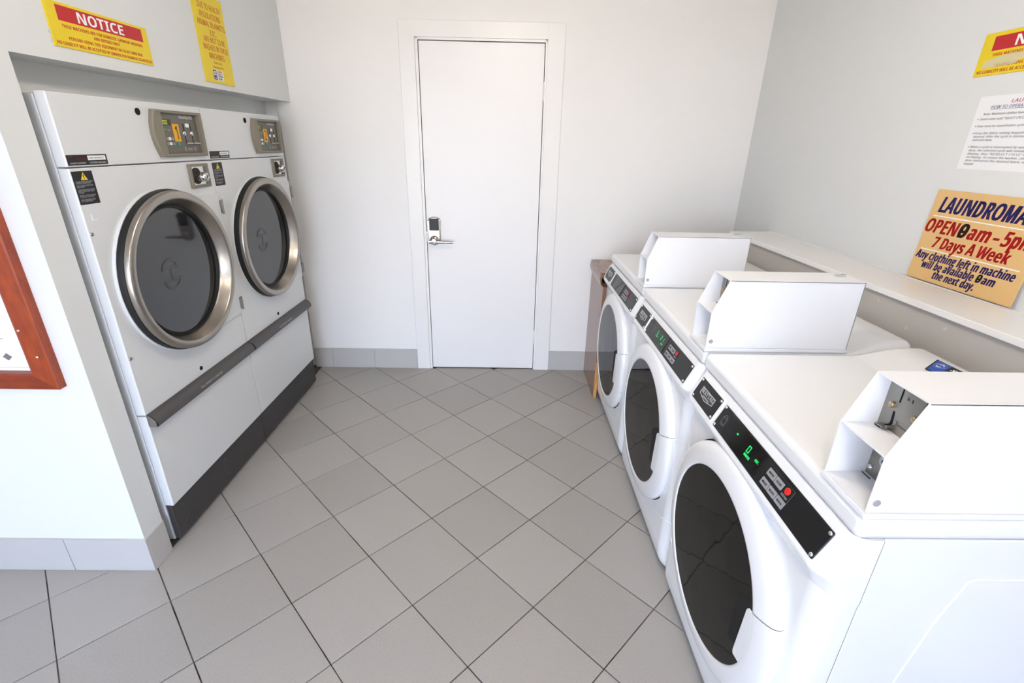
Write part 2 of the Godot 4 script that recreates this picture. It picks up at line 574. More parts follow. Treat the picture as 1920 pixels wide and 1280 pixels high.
func build_floor():
	var st := begin()
	span(st, Vector3(-2.75, -0.16, -0.24), Vector3(2.40, -0.0035, REAR + 0.15))
	var fl := struct("floor", st, M.grout, "grey tiled floor laid on the diagonal")
	var room := PackedVector2Array([Vector2(-0.80, -0.005), Vector2(-0.80, NIB_FRONT - 0.002), Vector2(-2.60, NIB_FRONT - 0.002), Vector2(-2.60, 3.9), Vector2(1.80, 3.9), Vector2(1.80, 2.36), Vector2(1.28, 2.36), Vector2(1.28, -0.005)])
	var t := 0.30231
	var ang := 0.79821
	var di := Vector2(cos(ang), sin(ang))
	var dj := Vector2(sin(ang), -cos(ang))
	var o := Vector2(0.62762, 1.94403)
	var T := Transform3D(Basis(Vector3.RIGHT, PI / 2), Vector3.ZERO)      # local z points down, local y is world z
	for i in range(-16, 14):
		for j in range(-14, 14):
			var c := o + di * t * (i + 0.5) + dj * t * (j + 0.5)
			if c.x < -2.9 or c.x > 1.6 or c.y < -0.4 or c.y > 4.2: continue
			var gap := 0.0016 + 0.0005 * rng.randf()
			var a := rng.randf_range(-0.003, 0.003)
			var h := t * 0.5 - gap
			var ux := di.rotated(a) * h
			var uy := dj.rotated(a) * h
			var polys := Geometry2D.intersect_polygons(PackedVector2Array([c - ux - uy, c + ux - uy, c + ux + uy, c - ux + uy]), room)
			var tone := rng.randi() % 3
			var lift := rng.randf_range(-0.0003, 0.0003)
			for raw in polys:
				var p := PackedVector2Array()
				for v in raw:
					if p.is_empty() or (v.distance_to(p[p.size() - 1]) > 0.004 and v.distance_to(p[0]) > 0.004): p.append(v)
				if p.size() < 3: continue
				var area := 0.0
				for k in p.size(): area += p[k].cross(p[(k + 1) % p.size()])
				if absf(area) < 0.0012: continue
				st = begin()
				prism(st, p, 0.008, lift, T, 0.0008)
				obj("floor_tile", st, M.tile[tone], fl)

func build_skirting():
	# tiles stand proud of the wall with open joints; the strip itself is the adhesive bed behind them
	var st := begin()
	span(st, Vector3(-0.84, 0, 0), Vector3(-0.108, 0.146, 0.0045))
	span(st, Vector3(0.834, 0, 0), Vector3(1.99, 0.146, 0.0045))
	var b := struct("baseboard_back", st, M.caulk, "grey tile skirting along the back wall")
	for r in [[-0.838, -0.7115], [-0.7095, -0.4125], [-0.4105, -0.110], [0.836, 1.115], [1.117, 1.414], [1.416, 1.713], [1.715, 1.985]]:
		st = begin()
		rbox(st, Vector3((r[0] + r[1]) * 0.5, 0.0735, 0.0055), Vector3(r[1] - r[0], 0.147, 0.009), 0.0012)
		obj("skirting_tile", st, M.skirt, b)
	st = begin()
	span(st, Vector3(-2.60, 0, NIB_FRONT), Vector3(NIB_X, 0.149, NIB_FRONT + 0.0035))
	span(st, Vector3(NIB_X, 0, NIB_BACK + 0.002), Vector3(NIB_X + 0.0035, 0.149, NIB_FRONT + 0.0035))
	b = struct("baseboard_nib", st, M.caulk, "grey tile skirting round the stub wall")
	for k in 6:
		var x1 := -0.7915 - 0.2985 * k
		st = begin()
		rbox(st, Vector3(x1 - 0.1483, 0.0745, NIB_FRONT + 0.0045), Vector3(0.2966, 0.148, 0.009), 0.0012)
		obj("skirting_tile", st, M.skirt, b)
	st = begin()
	rbox(st, Vector3(NIB_X + 0.0045, 0.0745, (NIB_BACK + NIB_FRONT) * 0.5 + 0.002), Vector3(0.009, 0.148, NIB_FRONT - NIB_BACK - 0.004), 0.0012)
	obj("skirting_tile", st, M.skirt, b)

func build_back_door():
	# casing: flat architrave proud of the wall, jamb lining set inside it
	var st := begin()
	rbox(st, Vector3(-0.0635, 1.071, 0.0035), Vector3(0.089, 2.142, 0.017), 0.002)
	rbox(st, Vector3(0.7825, 1.071, 0.0035), Vector3(0.097, 2.142, 0.017), 0.002)
	rbox(st, Vector3(0.3575, 2.101, 0.0035), Vector3(0.756, 0.082, 0.017), 0.002)
	struct("trim_1", st, M.trim, "flat white casing around the plain white door")
	st = begin()
	span(st, Vector3(-0.018, 0, -0.12), Vector3(-0.0035, 2.06, 0.004))
	span(st, Vector3(0.7225, 0, -0.12), Vector3(0.737, 2.06, 0.004))
	span(st, Vector3(-0.018, 2.0475, -0.12), Vector3(0.737, 2.06, 0.004))
	struct("trim_2", st, M.trim, "white jamb lining inside the door casing")
	st = begin()
	span(st, Vector3(-0.018, 0, -0.13), Vector3(0.737, 2.06, -0.115))
	struct("wall_behind_door", st, M.shadow_gap)
	st = begin()
	rbox(st, Vector3(0.3595, 1.0245, -0.022), Vector3(0.7185, 2.037, 0.04), 0.002)
	var d := struct("door_1", st, M.door, "plain white flush door with a keypad lever lock")
	for y in [1.80, 0.25]:
		st = begin()
		tube(st, PackedVector3Array([Vector3(0.7205, y - 0.05, 0.001), Vector3(0.7205, y + 0.05, 0.001)]), 0.0055, 10)
		for k in 4:
			box(st, Vector3(0.7205, y - 0.03 + 0.02 * k, 0.001), Vector3(0.0125, 0.0012, 0.0125))
		obj("hinge", st, M.trim, d)
	st = begin()
	span(st, Vector3(-0.003, 0.912, -0.03), Vector3(0.0003, 0.975, 0.0008))
	obj("latch_plate", st, M.nickel, d)
	# keypad lock body, its glass pad and the lever
	var T := Transform3D(Basis.IDENTITY, Vector3(0.0505, 0, 0))
	st = begin()
	var body := PackedVector2Array()
	for p in [Vector2(-0.037, 0.925), Vector2(0.037, 0.925), Vector2(0.039, 1.05)]: body.append(p)
	for k in 9: body.append(Vector2(0, 1.045) + Vector2(0.039 * cos(PI * k / 8.0), 0.028 * pow(sin(PI * k / 8.0), 0.7)))
	body.append(Vector2(-0.039, 1.05))
	prism(st, body, -0.002, 0.022, T, 0.004)
	prism(st, disc_poly(Vector2(0, 0.928), 0.036, 36), -0.002, 0.0225, T, 0.003)
	var lk := obj("keypad_lock", st, M.nickel, d)
	st = begin()
	prism(st, rrect(-0.0305, 0.988, 0.0315, 1.064, 0.006), 0.02, 0.0235, T, 0.001)
	obj("keypad_glass", st, M.black, lk)
	st = begin()
	lathe(st, [Vector2(0.030, 0.022), Vector2(0.030, 0.028), Vector2(0.024, 0.034), Vector2(0.0165, 0.037), Vector2(0.0165, 0.058), Vector2(0.014, 0.062), Vector2(0, 0.063)], Transform3D(Basis.IDENTITY, Vector3(0.0505, 0.926, 0)), 28)
	var rings := []
	for k in 9:
		var u := k / 8.0
		var x := lerpf(0.018, 0.170, u)
		var hh := lerpf(0.0125, 0.0075, u)
		var dd := lerpf(0.008, 0.0055, u)
		var ring := PackedVector3Array()
		for q in 12: ring.append(Vector3(x, 0.921 - 0.004 * u + hh * sin(TAU * q / 12), 0.052 - 0.006 * u * u + dd * cos(TAU * q / 12)))
		rings.append(ring)
	loft(st, rings, true, true)
	obj("lever_handle", st, M.nickel, lk)

# the low duct wall behind the washers with a painted board on top
func build_ledge():
	var turn := -0.025
	var T := Transform3D(Basis(Vector3.UP, -0.0265), Vector3(0, 0, 0))
	var st := begin()
	var f := func(z: float) -> float: return 1.762 + 0.0265 * z
	prism(st, PackedVector2Array([Vector2(f.call(0.44) + 0.018, -0.44), Vector2(right_wall_x(0.44), -0.44), Vector2(right_wall_x(4.2), -4.2), Vector2(f.call(4.2) + 0.018, -4.2)]), 0.0, 1.066, Transform3D(Basis(Vector3.RIGHT, -PI / 2), Vector3.ZERO))
	var duct := struct("wall_duct", st, M.duct, "low grey boxed wall running behind the washing machines")
	for p in [Vector2(1.70, 0.985), Vector2(1.56, 1.035), Vector2(1.83, 1.03)]:
		st = begin()
		lathe(st, [Vector2(0.007, -0.002), Vector2(0.006, 0.001), Vector2(0, 0.0018)], Transform3D(Basis(Vector3.UP, -PI / 2), Vector3(f.call(p.x) + 0.018, p.y, p.x)), 14)
		obj("screw_cap", st, M.caulk, duct)
	st = begin()
	prism(st, PackedVector2Array([Vector2(f.call(0.43), -0.43), Vector2(1.979 + 0.028 * 0.05, -0.43), Vector2(1.979 + 0.028 * 3.8, -4.2), Vector2(f.call(4.2), -4.2)]), 1.066, 1.085, Transform3D(Basis(Vector3.RIGHT, -PI / 2), Vector3.ZERO), 0.002)
	struct("trim_3", st, M.trim, "off-white board capping the low wall behind the washers")
	st = begin()
	prism(st, PackedVector2Array([Vector2(1.9835 + 0.0014, -0.43), Vector2(right_wall_x(0.43), -0.43), Vector2(right_wall_x(4.2), -4.2), Vector2(1.9835 + 0.028 * 3.8, -4.2)]), 1.064, 1.087, Transform3D(Basis(Vector3.RIGHT, -PI / 2), Vector3.ZERO), 0.001)
	struct("trim_4", st, M.trim, "narrow strip between the capping board and the right wall")

func build_ceiling_lights():
	for k in 2:
		var p := Vector3(0.55, TOP, 1.75 + 1.6 * k)
		var t := thing("ceiling_light", ["round ceiling light over the middle of the tiled floor", "round ceiling light nearer the shopfront"][k], "light", p)
		var st := begin()
		lathe(st, [Vector2(0.17, 0.0), Vector2(0.17, 0.02), Vector2(0.16, 0.03), Vector2(0.15, 0.03)], Transform3D(Basis(Vector3.RIGHT, PI / 2), Vector3.ZERO), 40)
		obj("rim", st, M.trim, t)
		st = begin()
		lathe(st, [Vector2(0.152, 0.026), Vector2(0.12, 0.045), Vector2(0.06, 0.056), Vector2(0, 0.058)], Transform3D(Basis(Vector3.RIGHT, PI / 2), Vector3.ZERO), 40)
		obj("diffuser", st, M.lamp, t)
		var l := OmniLight3D.new()
		l.name = "lamp"
		l.position = Vector3(0, -0.09, 0)
		l.light_color = Color(1.0, 0.955, 0.90)
		l.light_energy = 0.056
		l.light_size = 0.14
		l.omni_range = 12.0
		l.omni_attenuation = 2.0
		l.shadow_enabled = true
		t.add_child(l)

# ===================================================================== dryers
# local frame: x along the front (left to right), y up, z out of the front
func build_dryers():
	var u := Vector3(0.0213, 0, -1.0).normalized()
	var p0 := Vector3(-0.765, -0.0182, 1.662)
	var turn := atan2(-u.z, u.x)
	dryer(p0, turn, "1", "white tumble dryer with yellow number 1, beside the stub wall")
	dryer(p0 + u * 0.700, turn, "2", "white tumble dryer with yellow number 2, nearer the door wall")

func dryer(at: Vector3, turn: float, num: String, label: String):
	var t := thing("tumble_dryer", label, "dryer", at, turn, "tumble dryers in the niche")
	t.scale = Vector3.ONE * 1.012
	var W := 0.688
	var cx := 0.340
	var cy := 1.040
	var st := begin()
	# carcass behind the front panels
	rbox(st, Vector3(W / 2, 0.8275, -0.485), Vector3(W, 1.585, 0.90), 0.004)
	obj("body", st, M.dryer, t)
	# three front panels with thin gaps: control cabinet, door front, lint drawer front
	st = begin()
	rbox(st, Vector3(W / 2, 1.527, -0.017), Vector3(W, 0.198, 0.034), 0.004, 2)
	obj("control_cover", st, M.dryer, t)
	st = begin()
	rbox(st, Vector3(W / 2, 1.0135, -0.017), Vector3(W, 0.823, 0.034), 0.004, 2)
	obj("front_panel", st, M.dryer, t)
	st = begin()
	rbox(st, Vector3(W / 2, 0.4005, -0.017), Vector3(W, 0.395, 0.034), 0.004, 2)
	obj("lint_panel", st, M.dryer, t)
	st = begin()
	rbox(st, Vector3(W / 2, 0.125, -0.0195), Vector3(W, 0.164, 0.021), 0.002)
	var kick := obj("kick_plate", st, M.charcoal, t)
	for p in [Vector2(0.05, 0.17), Vector2(0.05, 0.09), Vector2(0.35, 0.165), Vector2(0.355, 0.085), Vector2(0.64, 0.17), Vector2(0.64, 0.09)]:
		st = begin()
		lathe(st, [Vector2(0.005, -0.010), Vector2(0.004, -0.0075), Vector2(0, -0.007)], Transform3D(Basis.IDENTITY, Vector3(p.x, p.y, 0)), 10)
		obj("screw", st, M.bar, kick)
	for x in [0.05, W - 0.05]:
		for z in [-0.08, -0.85]:
			st = begin()
			lathe(st, [Vector2(0.022, 0.018), Vector2(0.022, 0.030), Vector2(0.012, 0.034), Vector2(0.012, 0.05)], Transform3D(Basis(Vector3.RIGHT, -PI / 2), Vector3(x, 0, z)), 14)
			obj("levelling_foot", st, M.rubber, t)
	# quarter round pull bar along the lint panel
	st = begin()
	var q := PackedVector2Array([Vector2(-0.001, 0.557), Vector2(0.030, 0.557), Vector2(0.033, 0.560)])
	for k in range(1, 8): q.append(Vector2(-0.008, 0.562) + Vector2(0.041 * cos(PI / 2 * k / 7.5), 0.043 * sin(PI / 2 * k / 7.5)))
	q.append(Vector2(-0.001, 0.605))
	prism(st, q, 0.004, W - 0.004, Transform3D(Basis(Vector3(0, 0, 1), Vector3(0, 1, 0), Vector3(1, 0, 0)), Vector3.ZERO))
	var bar := obj("pull_bar", st, M.bar, t)
	st = begin()
	text(st, "PULL DOWN TO CLEAN LINT", 0.0, 0.0, 0.0075, Transform3D(Basis(Vector3.RIGHT, -0.35), Vector3(0.34, 0.573, 0.0315)), "center", "sans", 0.15)
	obj("lettering", st, M.silver_ink, bar)
	st = begin()
	prism(st, PackedVector2Array([Vector2(0, 0.558), Vector2(0.030, 0.558), Vector2(0.028, 0.578), Vector2(0.015, 0.596), Vector2(0, 0.604)]), 0.0005, 0.0042, Transform3D(Basis(Vector3(0, 0, 1), Vector3(0, 1, 0), Vector3(1, 0, 0)), Vector3.ZERO))
	obj("end_cap", st, M.zinc, bar)
	# door leaf: a round plate that runs square to the hinge side
	var C := Transform3D(Basis.IDENTITY, Vector3(cx, cy, 0))
	st = begin()
	var leaf := PackedVector2Array([Vector2(0.339, -0.288), Vector2(0.339, 0.256), Vector2(0.18, 0.256)])
	for k in 33:
		var a: float = lerpf(0.95, TAU - 1.08, k / 32.0)
		leaf.append(Vector2.from_angle(a) * 0.305)
	leaf.append(Vector2(0.16, -0.288))
	frame_between(st, leaf, disc_poly(Vector2.ZERO, 0.272, 48), -0.001, 0.010, 0.002, C)
	var door := obj("door", st, M.dryer, t)
	st = begin()
	lathe(st, [Vector2(0.299, 0.004), Vector2(0.301, 0.014), Vector2(0.298, 0.030), Vector2(0.288, 0.034)], C, 72)
	obj("gasket", st, M.rubber, door)
	st = begin()
	lathe(st, [Vector2(0.2955, 0.030), Vector2(0.2950, 0.044), Vector2(0.2925, 0.0485), Vector2(0.288, 0.0505), Vector2(0.273, 0.0515), Vector2(0.2685, 0.0500), Vector2(0.2655, 0.0455), Vector2(0.2525, 0.0170), Vector2(0.2470, 0.0060), Vector2(0.242, 0.0)], C, 72)
	obj("steel_ring", st, M.steel, door)
	st = begin()
	lathe(st, [Vector2(0.2475, 0.006), Vector2(0.240, 0.0125), Vector2(0.234, 0.0125), Vector2(0.231, 0.001)], C, 72)
	obj("glass_seal", st, M.rubber, door)
	st = begin()
	prism(st, disc_poly(Vector2.ZERO, 0.240, 64), -0.004, 0.0, C * Transform3D(Basis(Vector3.UP, 0.018), Vector3(0, 0, 0.0065)))
	var glass := obj("door_glass", st, M.glass_grey, door)
	# moulded emblem in the glass: a ring broken by an upright bar between two serif strokes
	st = begin()
	var E := Transform3D(Basis(Vector3.UP, 0.018), Vector3(cx - 0.046, cy, 0.0062))
	for s in [-1.0, 1.0]:
		var arc := []
		for k in 15:
			var a: float = PI / 2 * s + lerpf(-1.2, 1.2, k / 14.0)
			var e := Vector2.from_angle(a)
			var w := 0.0055
			arc.append(PackedVector3Array([Vector3(e.x * (0.049 - w), e.y * (0.054 - w), 0.0012), Vector3(e.x * (0.049 + w), e.y * (0.054 + w), 0.0012), Vector3(e.x * (0.049 + w), e.y * (0.054 + w), 0.0028), Vector3(e.x * (0.049 - w), e.y * (0.054 - w), 0.0028)]))
		loft(st, arc, true, true, E)
		box(st, Vector3(0, s * 0.025, 0.002), Vector3(0.080, 0.007, 0.0016), E)
	box(st, Vector3(0, 0, 0.002), Vector3(0.009, 0.048, 0.0016), E)
	obj("emblem", st, M.emblem, glass)
	for y in [1.238, 0.802]:
		st = begin()
		rbox(st, Vector3(W - 0.004, y, 0.012), Vector3(0.012, 0.052, 0.010), 0.002)
		tube(st, PackedVector3Array([Vector3(W - 0.002, y - 0.030, 0.016), Vector3(W - 0.002, y + 0.030, 0.016)]), 0.0045, 8)
		obj("hinge", st, M.zinc, door)
	# holes and screws
	st = begin()
	lathe(st, [Vector2(0.0115, -0.004), Vector2(0.0115, 0.002), Vector2(0.0085, 0.0035), Vector2(0, 0.003)], Transform3D(Basis.IDENTITY, Vector3(0.334, 1.592, 0)), 18)
	obj("lock_plug", st, M.hole, t)
	st = begin()
	lathe(st, [Vector2(0.0085, -0.004), Vector2(0.0085, 0.0025), Vector2(0.0065, 0.004), Vector2(0, 0.0035)], Transform3D(Basis.IDENTITY, Vector3(0.331, 0.632, 0)), 16)
	obj("lint_lock", st, M.hole, t)
	for y in [1.236, 0.819]:
		st = begin()
		lathe(st, [Vector2(0.006, -0.002), Vector2(0.0055, 0.002), Vector2(0.003, 0.0035), Vector2(0, 0.0036)], Transform3D(Basis.IDENTITY, Vector3(0.010, y, 0)), 12)
		obj("screw", st, M.zinc, t)
	st = begin()
	box(st, Vector3(0.029, 1.284, 0.001), Vector3(0.002, 0.016, 0.002))
	box(st, Vector3(0.0365, 1.276, 0.001), Vector3(0.017, 0.002, 0.002))
	obj("label_corner", st, M.white_ink, t)
	# control panel: moulded surround with a bowed left edge, recessed face
	st = begin()
	var ox := 0.664
	var hull := PackedVector2Array([Vector2(ox, 1.446), Vector2(ox, 1.604)])
	for k in 9:
		var v := k / 8.0
		hull.append(Vector2(0.392 - 0.022 * sin(PI * v) + 0.0 * v, lerpf(1.604, 1.446, v)))
	var hole := PackedVector2Array([Vector2(0.641, 1.457), Vector2(0.641, 1.5945), Vector2(0.425, 1.5955), Vector2(0.421, 1.457)])
	frame_between(st, hull, hole, 0.0, 0.016, 0.004)
	var cp := obj("control_panel", st, M.taupe, t)
	st = begin()
	prism(st, hole, 0.0, 0.003)
	var face := obj("panel_face", st, M.taupe_dark, cp)
	st = begin()
	span(st, Vector3(0.438, 1.553, 0.002), Vector3(0.487, 1.5745, 0.0042))
	obj("timer_window", st, M.lcd, cp)
	st = begin()
	if num == "1":
		seven_seg(st, "00", 0.441, 1.5565, 0.0095, 0.014, 0.0045)
	else:
		seven_seg(st, "77", 0.441, 1.5565, 0.0095, 0.014, 0.0045)
	obj("timer_digits", st, M.lime, cp)
	st = begin()
	span(st, Vector3(0.490, 1.4985, 0.002), Vector3(0.526, 1.559, 0.0044))
	obj("number_sticker", st, M.amber, cp)
	st = begin()
	text(st, num, 0.508, 1.506, 0.046, I, "center", "sans", 0.012 if num == "1" else 0.019, 0.0, 0.0044)
	obj("number", st, M.ink, cp)
	st = begin()
	text(st, "Huebsch", 0.580, 1.5785, 0.0115, I, "center", "sans_bold", 0.078, 0.0, 0.003)
	obj("lettering", st, M.silver_ink, cp)
	st = begin()
	text(st, "$", 0.543, 1.466, 0.013, I, "center", "sans", 0.0, 0.0, 0.003)
	text(st, "1 OR 2", 0.572, 1.467, 0.008, I, "center", "sans", 0.0, 0.0, 0.003)
	text(st, "$", 0.603, 1.466, 0.013, I, "center", "sans", 0.0, 0.0, 0.003)
	for p in [Vector2(0.441, 1.537), Vector2(0.462, 1.536)]:
		text(st, "HEAT" if p.x < 0.45 else "COOL", p.x, p.y, 0.004, I, "left", "sans", 0.014, 0.0, 0.003)
	obj("lettering", st, M.silver_ink, cp)
	for r in 2:
		for c in 3:
			st = begin()
			rbox(st, Vector3(0.445 + 0.0165 * c, 1.508 - 0.017 * r, 0.004), Vector3(0.012, 0.010, 0.004), 0.001)
			obj("key", st, M.key if c != 1 else M.white_ink, cp)
	st = begin()
	prism(st, disc_poly(Vector2(0.507, 1.489), 0.0075, 18), 0.002, 0.006, I, 0.001)
	obj("start_button", st, M.teal, cp)
	for x in [0.556, 0.598]:
		st = begin()
		span(st, Vector3(x - 0.002, 1.492, 0.0025), Vector3(x + 0.002, 1.562, 0.0036))
		obj("coin_slot", st, M.hole, cp)
	st = begin()
	prism(st, rrect(0.567, 1.549, 0.590, 1.563, 0.006), 0.002, 0.0045)
	obj("oval_sticker", st, M.paper, cp)
	for x in [0.553, 0.597]:
		st = begin()
		lathe(st, [Vector2(0.0085, 0.002), Vector2(0.0085, 0.006), Vector2(0.006, 0.008), Vector2(0, 0.0085)], Transform3D(Basis.IDENTITY, Vector3(x, 1.528, 0)), 18)
		obj("coin_guide", st, M.chrome, cp)
		st = begin()
		rbox(st, Vector3(x + 0.010, 1.493, 0.008), Vector3(0.038, 0.003, 0.013), 0.001)
		obj("coin_lip", st, M.chrome, cp)
	# coin vault lock: recessed square box with a barrel lock
	st = begin()
	frame_between(st, PackedVector2Array([Vector2(0.653, 1.326), Vector2(0.653, 1.416), Vector2(0.528, 1.416), Vector2(0.528, 1.326)]), PackedVector2Array([Vector2(0.640, 1.336), Vector2(0.640, 1.406), Vector2(0.541, 1.406), Vector2(0.541, 1.336)]), 0.0, 0.010, 0.003)
	var cv := obj("coin_vault", st, M.taupe, t)
	st = begin()
	span(st, Vector3(0.541, 1.336, 0.0), Vector3(0.640, 1.406, 0.0015))
	obj("vault_plate", st, M.chrome, cv)
	st = begin()
	prism(st, rrect(0.553, 1.340, 0.600, 1.402, 0.020), 0.001, 0.0045, I, 0.001)
	obj("lock_backing", st, M.rubber, cv)
	st = begin()
	var L := Transform3D(Basis.IDENTITY, Vector3(0.578, 1.368, 0.0))
	lathe(st, [Vector2(0.019, 0.003), Vector2(0.019, 0.024), Vector2(0.0185, 0.034), Vector2(0.015, 0.043), Vector2(0.010, 0.045), Vector2(0.010, 0.043), Vector2(0, 0.043)], L, 28)
	obj("barrel_lock", st, M.chrome, cv)
	st = begin()
	box(st, Vector3(0.578, 1.368, 0.0435), Vector3(0.003, 0.013, 0.0012))
	obj("keyhole", st, M.hole, cv)
	# black maker's plate and black warning label
	st = begin()
	span(st, Vector3(0.003, 1.4325, 0.0), Vector3(0.149, 1.4615, 0.0008))
	var pl := obj("service_label", st, M.black, t)
	st = begin()
	span(st, Vector3(0.076, 1.4455, 0.0007), Vector3(0.143, 1.4585, 0.0012))
	obj("white_field", st, M.paper, pl)
	st = begin()
	text(st, "FOR SERVICE", 0.080, 1.4495, 0.0045, I, "left", "sans", 0.055, 0.0, 0.0012)
	obj("lettering", st, M.pencil, pl)
	st = begin()
	text(st, "Call SERVICE MACHINES", 0.080, 1.4365, 0.0045, I, "left", "sans", 0.062, 0.0, 0.0008)
	text(st, "LAUNDRY EQUIPMENT", 0.010, 1.4365, 0.0038, I, "left", "sans", 0.056, 0.0, 0.0008)
	obj("lettering", st, M.silver_ink, pl)
	st = begin()
	arc_band(st, Vector2(0.016, 1.452), 0.0055, 0.0022, 0.3, 3.6, 0.0007, 0.0011)
	text(st, "LAUNDRY", 0.028, 1.4455, 0.007, I, "left", "sans_bold", 0.044, 0.0, 0.0008)
	obj("logo_arc", st, mat(Color(0.34, 0.12, 0.08), 0.5), pl)
	st = begin()
	arc_band(st, Vector2(0.018, 1.449), 0.0055, 0.0022, 3.5, 6.4, 0.0007, 0.0011)
	obj("logo_arc", st, mat(Color(0.10, 0.13, 0.34), 0.5), pl)
	st = begin()
	span(st, Vector3(0.003, 1.3225, 0.0), Vector3(0.076, 1.4165, 0.0008))
	var wl := obj("warning_label", st, M.black, t)
	st = begin()
	prism(st, PackedVector2Array([Vector2(0.030, 1.3915), Vector2(0.054, 1.3915), Vector2(0.042, 1.4135)]), 0.0007, 0.0012)
	obj("warning_triangle", st, M.yellow, wl)
	st = begin()
	text(st, "!", 0.042, 1.394, 0.0125, I, "center", "sans_bold", 0.0, 0.0, 0.0012)
	obj("exclamation_mark", st, M.ink, wl)
	st = begin()
	var rows := ["DO NOT OVERLOAD DRYER", "OR DRY WET RUBBER ITEMS", "KEEP CHILDREN AWAY FROM", "MACHINE", "DO NOT DRY ARTICLES WITH", "FUEL OR OIL ON THEM", "CLEAN", "REMOVE CLOTHES AS SOON AS", "CYCLE STOPS", "DO NOT OPEN WHILE DRUM", "IS TURNING"]
	var ys := [1.3855, 1.3815, 1.3745, 1.3705, 1.3625, 1.3585, 1.3545, 1.3465, 1.3425, 1.3345, 1.3305]
	var ws := [0.060, 0.052, 0.058, 0.026, 0.060, 0.056, 0.018, 0.058, 0.050, 0.052, 0.042]
	for k in rows.size():
		text(st, rows[k], 0.009, ys[k], 0.0026, I, "left", "sans", ws[k], 0.0, 0.0008)
	obj("lettering", st, M.key, wl)

# flat band between an outer and an inner outline, raised from z0 to z1, inner wall straight
func frame_between(st: SurfaceTool, outer_in: PackedVector2Array, inner_in: PackedVector2Array, z0: float, z1: float, bevel: float, T := I, ib := 0.0):
	var outer := ccw(outer_in.duplicate())
	var inner := ccw(inner_in.duplicate())
	# resample both by angle about the inner centre so that they pair up
	var c := Vector2.ZERO
	for p in inner: c += p / float(inner.size())
	var angs: Array[float] = []
	for p in inner: angs.append((p - c).angle())
	for p in outer: angs.append((p - c).angle())
	for k in 24: angs.append(-PI + TAU * k / 24.0)
	angs.sort()
	var top := inset(outer, bevel)
	var wide := inset(inner, -ib)
	var ro := PackedVector2Array(); var rt := PackedVector2Array(); var ri := PackedVector2Array(); var rw := PackedVector2Array()
	var last := -99.0
	for a in angs:
		if a - last < 0.002: continue
		last = a
		ro.append(hit(outer, c, a)); rt.append(hit(top, c, a)); ri.append(hit(inner, c, a)); rw.append(hit(wide, c, a))
	var n := ro.size()
	for i in n:
		var j := (i + 1) % n
		var e := (ro[j] - ro[i]).normalized()
		var on := Vector3(e.y, -e.x, 0)
		var e2 := (ri[j] - ri[i]).normalized()
		var inn := Vector3(-e2.y, e2.x, 0)
		if ib > 0.0: inn = (inn * (z1 - z0) + Vector3(0, 0, 1) * ib).normalized()
		var up := Vector3(0, 0, 1)
		var bn := (on + up).normalized()
		var zb := z1 - bevel
		var P := [v3(ro[i], z0), v3(ro[j], z0), v3(ro[j], zb), v3(ro[i], zb), v3(rt[j], z1), v3(rt[i], z1), v3(rw[j], z1), v3(rw[i], z1), v3(ri[j], z0), v3(ri[i], z0)]
		for q in [[0, 1, 2, 3, on], [3, 2, 4, 5, bn], [5, 4, 6, 7, up], [7, 6, 8, 9, inn]]:
			quad(st, T * P[q[0]], T * P[q[1]], T * P[q[2]], T * P[q[3]], (T.basis * q[4]).normalized())

func v3(p: Vector2, z: float) -> Vector3:
	return Vector3(p.x, p.y, z)

func hit(poly: PackedVector2Array, c: Vector2, a: float) -> Vector2:
	var d := Vector2.from_angle(a)
	var best := c + d * 0.001
	for i in poly.size():
		var r = Geometry2D.segment_intersects_segment(c, c + d * 10.0, poly[i], poly[(i + 1) % poly.size()])
		if r != null: best = r
	return best

func arc_band(st: SurfaceTool, c: Vector2, r: float, w: float, a0: float, a1: float, z0: float, z1: float, T := I):
	var poly := PackedVector2Array()
	for k in 13: poly.append(c + Vector2.from_angle(lerpf(a0, a1, k / 12.0)) * (r + w * 0.5))
	for k in range(12, -1, -1): poly.append(c + Vector2.from_angle(lerpf(a0, a1, k / 12.0)) * (r - w * 0.5))
	prism(st, poly, z0, z1, T)

func seven_seg(st: SurfaceTool, digits: String, x: float, y: float, w: float, h: float, z: float, T := I, gap := 1.5):
	var on := {"0": "abcdef", "1": "bc", "2": "abged", "5": "afgcd", "7": "abc"}
	var b := w * 0.17
	for k in digits.length():
		var ch := digits[k]
		if ch != " ":
			for s in on[ch]:
				var x0 := x; var y0 := y; var sx := w; var sy := b
				match s:
					"a": y0 = y + h - b
					"g": y0 = y + h * 0.5 - b * 0.5
					"b": x0 = x + w - b; sx = b; sy = h * 0.44; y0 = y + h * 0.53
					"c": x0 = x + w - b; sx = b; sy = h * 0.44; y0 = y + h * 0.03
					"e": sx = b; sy = h * 0.44; y0 = y + h * 0.03
					"f": sx = b; sy = h * 0.44; y0 = y + h * 0.53
				span(st, Vector3(x0, y0, z - 0.0004), Vector3(x0 + sx, y0 + sy, z + 0.0004), T)
		x += w * gap

# ==================================================================== washers
# local frame: x along the front (left to right), y up, z out of the front; the origin is on the floor under the door
func build_washers():
	washer(Vector3(1.10, 0, 2.17), 1, "white front-load washer nearest the viewer, its display showing 0 minutes")
	washer(Vector3(1.10, 0, 1.455), 2, "white front-load washer in the middle of the row, display lit 5 and 21")
	washer(Vector3(1.10, 0, 0.74), 3, "white front-load washer at the far end, beside the brown table, display unlit")

